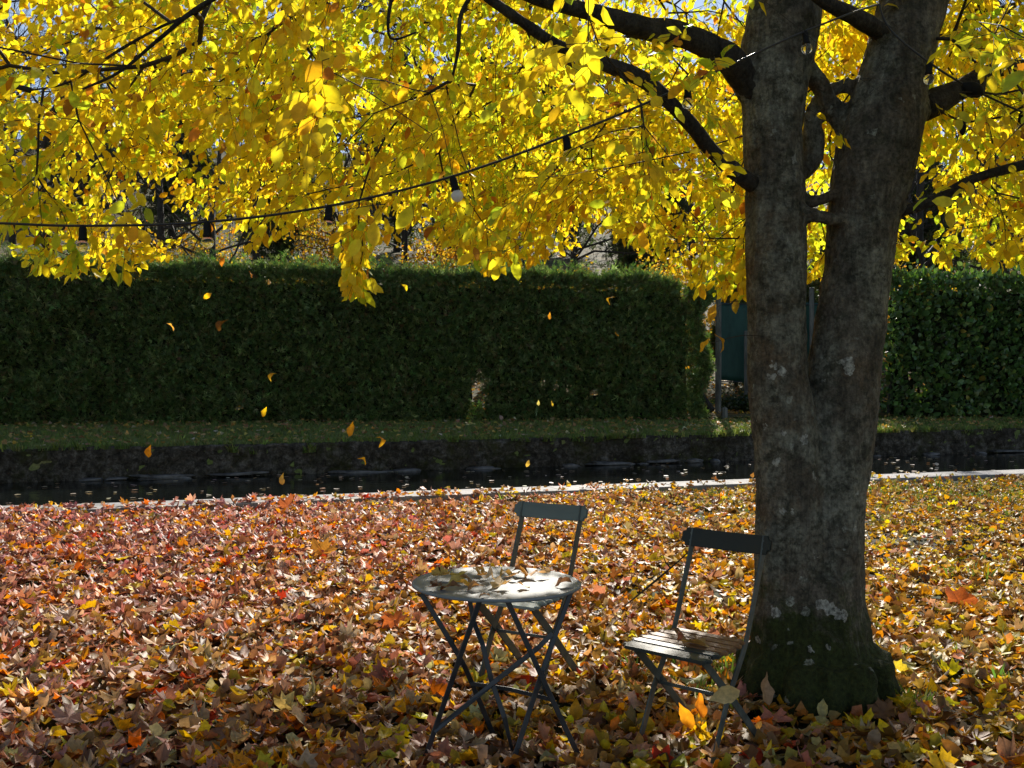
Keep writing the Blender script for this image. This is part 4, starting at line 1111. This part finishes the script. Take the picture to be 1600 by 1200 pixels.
# ------------------------------------------------------------------ chairs
def rbox(lx, ly, lz, r=.004, clip=0):
    bm = bmesh.new(); bmesh.ops.create_cube(bm, size=1)
    for v in bm.verts: v.co = Vector((v.co.x*lx, v.co.y*ly, v.co.z*lz))
    if clip:
        e = [e for e in bm.edges if abs(e.verts[0].co.x-e.verts[1].co.x) < 1e-6 and abs(e.verts[0].co.y-e.verts[1].co.y) > ly*.5 and clip == 2 or (clip == 1 and abs(e.verts[0].co.z-e.verts[1].co.z) > lz*.5)]
        bmesh.ops.bevel(bm, geom=e, offset=.018, segments=5, affect='EDGES')
    bmesh.ops.bevel(bm, geom=[e for e in bm.edges if e.calc_face_angle(0) > .6], offset=r, segments=2, affect='EDGES')
    me = bpy.data.meshes.new('m'); bm.to_mesh(me); bm.free(); return me
def chair(name, loc, ang, label, back_mat, slat_mats, iron, bw=.036):
    root = empty(name, loc, R(ang)); tag(root, label, 'chair')
    W = .37
    for s in (-1,1):
        x = s*W/2
        mb = MB(); prof = [(.365,.90),(.335,.80),(.285,.68),(.235,.56),(.18,.44),(.10,.33),(.03,.24),(-.035,.12),(-.11,-.02)]
        mb.bar([(x,y,z) for y,z in catmull(prof,3).tolist()], bw, .008, Vector((0,1,.3))); mb.build('leg', iron, root).name = 'long_leg'
        mb = MB(); x2 = s*(W/2-.014)
        mb.bar([(x2,-.15,.43),(x2,.06,.245),(x2,.34,-.02)], bw, .008, Vector((0,1,.5))); mb.build('short_leg', iron, root)
        mb = MB(); mb.tube([(x+s*.008,.05,.252),(x2-s*.008,.05,.252)], .009, 10); mb.build('rivet', iron, root)
        mb = MB(); mb.bar([(x2-s*.010,-.165,.428),(x2-s*.010,.17,.428)], .022, .008, Vector((0,0,1))); mb.build('seat_rail', iron, root)
    mb = MB(); mb.bar([(-W/2,.05,.235),(W/2,.05,.235)], .016, .006, Vector((0,0,1))); mb.build('stretcher', iron, root)
    mb = MB(); mb.tube([(-W/2,.165,.425),(W/2,.165,.425)], .006, 8); mb.build('stretcher', iron, root)
    ns_ = len(slat_mats)
    for i, m_ in enumerate(slat_mats):
        y = -.17+.335*i/(ns_-1)
        wid = .44 if i < ns_-2 else (.42 if i == ns_-2 else .38)
        me = rbox(wid, .335/(ns_-1)-.010, .017, .004, 1)
        o = link('slat', me, m_, root, (0,y,.450-.0*i)); 
        if i == 0: o.rotation_euler = (R(14),0,0); o.location.z -= .006
    me = rbox(.465, .017, .086, .004, 2)
    # bow the backrest slightly
    bm = bmesh.new(); bm.from_mesh(me); bmesh.ops.subdivide_edges(bm, edges=[e for e in bm.edges if abs(e.verts[0].co.x-e.verts[1].co.x) > .2], cuts=12)
    for v in bm.verts: v.co.y += .018*(1-(v.co.x/.225)**2)
    bm.to_mesh(me); bm.free()
    b = link('backrest', me, back_mat, root, (0,.340,.862)); b.rotation_euler = (R(-16),0,0)
    for s in (-1,1):
        for k in (-.018,.018):
            mb = MB(); mb.tube([(0,-.004,0),(0,.003,0)], .0045, 8); o = mb.build('bolt', iron, b); o.location = (s*.188+0, -.006+.006, k)
    return root
sg, sw, sdk = M['slat_grey'], M['slat_wood'], M['slat_dark']
chair('folding_chair', (.04,5.43,.012), -31, 'grey green folding chair with pale slatted seat behind the round table', M['backrest_grey'], [sg]*6, M['iron_green'], .046)
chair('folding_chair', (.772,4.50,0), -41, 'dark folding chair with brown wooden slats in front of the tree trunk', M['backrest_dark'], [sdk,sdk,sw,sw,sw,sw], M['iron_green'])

# leaves lying on the table, the seat, and special leaves on the ground
tl_spots = [(.13,.0),(0,.0)]
tleaf = [(688,905,.10,(.50,.36,.10),'long ochre leaf at the far left of the tabletop'),
 (712,913,.11,(.62,.50,.16),'pale yellow leaf left of the tabletop middle'),
 (702,921,.10,(.20,.10,.05),'dark brown leaf near the left front rim of the table'),
 (680,922,.08,(.14,.07,.04),'dark curled leaf nearest the left rim of the table'),
 (726,919,.08,(.75,.42,.05),'bright orange yellow leaf standing left on the tabletop'),
 (742,921,.08,(.45,.25,.10),'brown leaf with a raised tip in front left of table middle'),
 (735,911,.08,(.30,.18,.09),'brown leaf left of the upright pale leaf on the table'),
 (716,905,.09,(.58,.46,.10),'yellow green leaf at the left rear of the tabletop'),
 (748,896,.09,(.55,.30,.07),'golden brown leaf at the rear middle of the tabletop'),
 (752,902,.07,(.60,.33,.08),'small orange brown leaf just in front of the rear middle leaf'),
 (766,906,.09,(.72,.55,.38),'pale upright leaf in the middle of the tabletop'),
 (772,914,.08,(.62,.44,.22),'tan leaf in front of the upright pale leaf'),
 (784,918,.10,(.66,.46,.20),'pale crinkled leaf at the front middle of the tabletop'),
 (789,899,.09,(.58,.38,.10),'golden leaf left of the dark leaf heap on the table'),
 (812,896,.10,(.16,.07,.03),'darkest brown leaf at the rear right of the tabletop'),
 (825,901,.09,(.55,.28,.06),'orange brown leaf right of the dark leaf heap'),
 (802,904,.08,(.42,.24,.08),'brown leaf in front of the dark leaf heap'),
 (850,900,.08,(.62,.42,.22),'light tan leaf toward the right rear rim'),
 (818,918,.06,(.60,.38,.18),'small leaf alone on the bright front of the table'),
 (880,914,.08,(.34,.18,.10),'curled brown leaf close to the right rim of the table'),
 (755,933,.055,(.25,.15,.08),'small dark leaf at the front rim of the table')]
rt = random.Random(4)
for i, (a,b,sz,c,lab) in enumerate(tleaf):
    p_ = G0(a,b,.715); d = (p_-TC); d.z = 0
    if d.length > TR-.05: d = d*(TR-.05)/d.length
    up = 'upright' in lab or 'standing' in lab
    one_leaf('table_leaf', (TC.x+d.x, TC.y+d.y, .716+sz*(.22 if up else .14)), (rt.uniform(-.35,.35)+(.7 if up else 0), rt.uniform(-.3,.3), rt.uniform(0,6)), sz*.95, c, lab, BT if i % 3 else MT, i, 'leaf', 'leaves on the round table')
one_leaf('seat_leaf', G0(1062,993,.475), (.9,.3,.2), .055, (.38,.13,.05), 'small reddish brown leaf standing on the wooden chair seat', BT, 3)
one_leaf('seat_leaf', G0(1085,1004,.475), (.2,.2,1.4), .12, (.40,.27,.10), 'crumpled ochre leaf lying on the wooden chair seat', MT, 5)
one_leaf('standing_leaf', P(1133,1086,4.22), (1.3,-1.92,.15), .13, (.60,.50,.24), 'large pale yellow leaf propped on the crossed leg of the dark chair', leaf_fine(3,.62,.5,5), 1)
one_leaf('ground_leaf', P(1092,1102,4.60), (1.3,.1,.6), .12, (.72,.24,.03), 'glowing orange leaf standing upright under the dark chair', BT, 7, mat='crown')
one_leaf('ground_leaf', P(1073,1120,4.60), (1.3,-.6,-.2), .12, (.80,.33,.03), 'glowing orange leaf at the foot of the upright one under the chair', BT, 8, mat='crown')
one_leaf('ground_leaf', G0(1038,1185,.03), (.8,.2,-.7), .10, (.60,.05,.02), 'bright red leaf on the ground at the bottom edge near the chair', MT, 2, mat='crown')
one_leaf('ground_leaf', G0(1195,1078,.10), (1.3,.1,.5), .15, (.42,.28,.16), 'pale brown leaf leaning on the left root of the tree', BT, 11)
one_leaf('ground_leaf', G0(1285,1108,.05), (1.0,.1,-.2), .10, (.55,.50,.22), 'pale greenish leaf in front of the tree foot', BT, 14)
one_leaf('ground_leaf', G0(1080,1030,.04), (1.2,.2,.1), .17, (.60,.20,.04), 'orange maple leaf standing behind the dark chair seat', MT, 9)
one_leaf('ground_leaf', G0(505,858,.04), (.9,.2,.1), .25, (.80,.42,.07), 'big golden maple leaf standing on the left lawn', MT, 12)
one_leaf('ground_leaf', G0(350,862,.06), (1.4,.3,1.1), .16, (.40,.26,.03), 'dark upright leaf on the left lawn, left of the big golden one', BT, 15)
one_leaf('ground_leaf', G0(450,786,.07), (1.35,.1,.2), .24, (.50,.16,.06), 'large rusty leaf standing up at the kerb', MT, 16)
one_leaf('ground_leaf', G0(618,968,.05), (1.1,.1,-.3), .18, (.50,.15,.04), 'rust red maple leaf left of the table', MT, 13)
one_leaf('ground_leaf', G0(1500,935,.05), (1.0,.2,-.3), .22, (.55,.16,.04), 'large rust coloured leaf right of the tree', MT, 4)
one_leaf('ground_leaf', G0(888,757,.06), (1.3,.1,.3), .14, (.85,.60,.05), 'bright yellow leaf standing on the kerb beyond the grey chair', BT, 6)
one_leaf('ground_leaf', G0(752,776,.05), (1.2,.1,.3), .12, (.85,.60,.05), 'bright yellow leaf near the kerb beyond the table', BT, 2)

# stick and sapling twigs by the chair
mb = MB(); mb.tube([tuple(P(1082,858,5.05)),tuple(P(1048,888,5.1)),tuple(P(1010,920,5.15)),tuple(G0(975,948,.02))], [.0025,.0045,.006,.004], 7)
mb.tube([tuple(P(1048,888,5.1)),tuple(P(1040,878,5.1)),tuple(P(1036,868,5.1))], [.004,.003,.002], 5)
o = mb.build('dead_branch', M['twig']); tag(o, 'thin dead branch slanting up behind the dark folding chair', 'branch')

# ------------------------------------------------------------------ string lights
def revolve(prof, n=20):
    vs, fs = [], []
    for r_, z in prof:
        for k in range(n): vs.append((r_*math.cos(2*math.pi*k/n), r_*math.sin(2*math.pi*k/n), z))
    for i in range(len(prof)-1):
        for k in range(n): fs.append((i*n+k,i*n+(k+1)%n,(i+1)*n+(k+1)%n,(i+1)*n+k))
    fs.append(tuple(range(n))[::-1]); fs.append(tuple((len(prof)-1)*n+k for k in range(n)))
    return vs, fs
mb = MB(); mb.add(*revolve([(.007,.006),(.011,.004),(.014,-.004),(.018,-.012),(.0185,-.05),(.0215,-.058),(.0215,-.068),(.017,-.069)])); 
sock0 = mb.build('socket', M['socket'], smooth=True); me_s = sock0.data; bpy.data.objects.remove(sock0)
mb = MB(); mb.add(*revolve([(.011,-.066)]+[(.029*math.sin(a),-.089-.029*math.cos(math.pi-a)*-1*-1) for a in []]+[(.029*math.sin(t),-.093+.029*math.cos(t)) for t in np.linspace(.42,math.pi-.05,14)]))
b0 = mb.build('bulb', M['glass'], smooth=True); me_b = b0.data; bpy.data.objects.remove(b0)
me_pale = me_b.copy(); me_pale.materials.clear(); me_pale.materials.append(M['bulb_pale'])
def string(name, pts, socks, label, cat='string lights'):
    c = catmull([tuple(P(*p_)) for p_ in pts], 8); org = Vector(c[0])
    root = empty(name, org); tag(root, label, cat)
    mb = MB(); mb.tube(c.tolist(), .0052, 8); mb.build('cable', M['cable'], root, origin=org, smooth=True)
    for px_, is_pale, tx, ty in socks:
        pj = 800+c[:,0]/c[:,1]*F; i = int(np.argmin(abs(pj-px_))); q = Vector(c[i])-org
        s_ = link('socket', me_s, None, root, q+Vector((0,0,-.002))); s_.rotation_euler = (tx,ty,0); s_.scale = (.85,.85,.85)
        link('bulb', me_pale if is_pale else me_b, None, s_)
    return root, org
string('string_lights', [(-700,250,4.3),(-380,315,4.2),(-80,347,4.1),(0,349,4.1),(130,353,4.1),(324,347,4.1),(515,322,4.12),(707,276,4.15),(884,213,4.22),(1025,155,4.35),(1150,98,4.55),(1257,50,4.75),(1340,18,4.9),(1372,8,5.05)],
       [(-65,0,0,0),(130,0,0,0),(324,0,.1,0),(515,0,0,.1),(707,1,0,-.25),(884,0,0,-.15),(1078,0,0,0),(1257,0,0,-.1)],
       'long black cable of festoon bulbs sagging across the yellow crown to the trunk')
rt_, org = string('string_lights', [(1372,8,5.05),(1390,48,4.92),(1450,98,4.85),(1505,133,4.85),(1560,160,4.85),(1596,176,4.85),(1700,222,4.9),(1900,290,5.0)],
       [(1450,0,0,.0),(1596,0,0,.1)], 'short black cable with clear bulbs leaving the right hand stem toward the right edge')
mb = MB(); a = P(1505,134,4.85); d = (P(1560,160,4.85)-a).normalized()
mb.tube([a-d*.01, a+d*.012, a+d*.03, a+d*.06, a+d*.085, a+d*.10], [.010,.024,.034,.036,.026,.008], 16); mb.build('connector', M['socket'], rt_, origin=org, smooth=True)
mb = MB(); mb.tube([P(1503,134,4.85),P(1503,160,4.85),P(1503,188,4.85)], .0042, 8)
mb.tube([P(1503,188,4.85),P(1503,191,4.85),P(1503,200,4.85),P(1503,208,4.85),P(1503,212,4.85)], [.007,.013,.017,.013,.004], 12); mb.build('end_cap', M['socket'], rt_, origin=org, smooth=True)
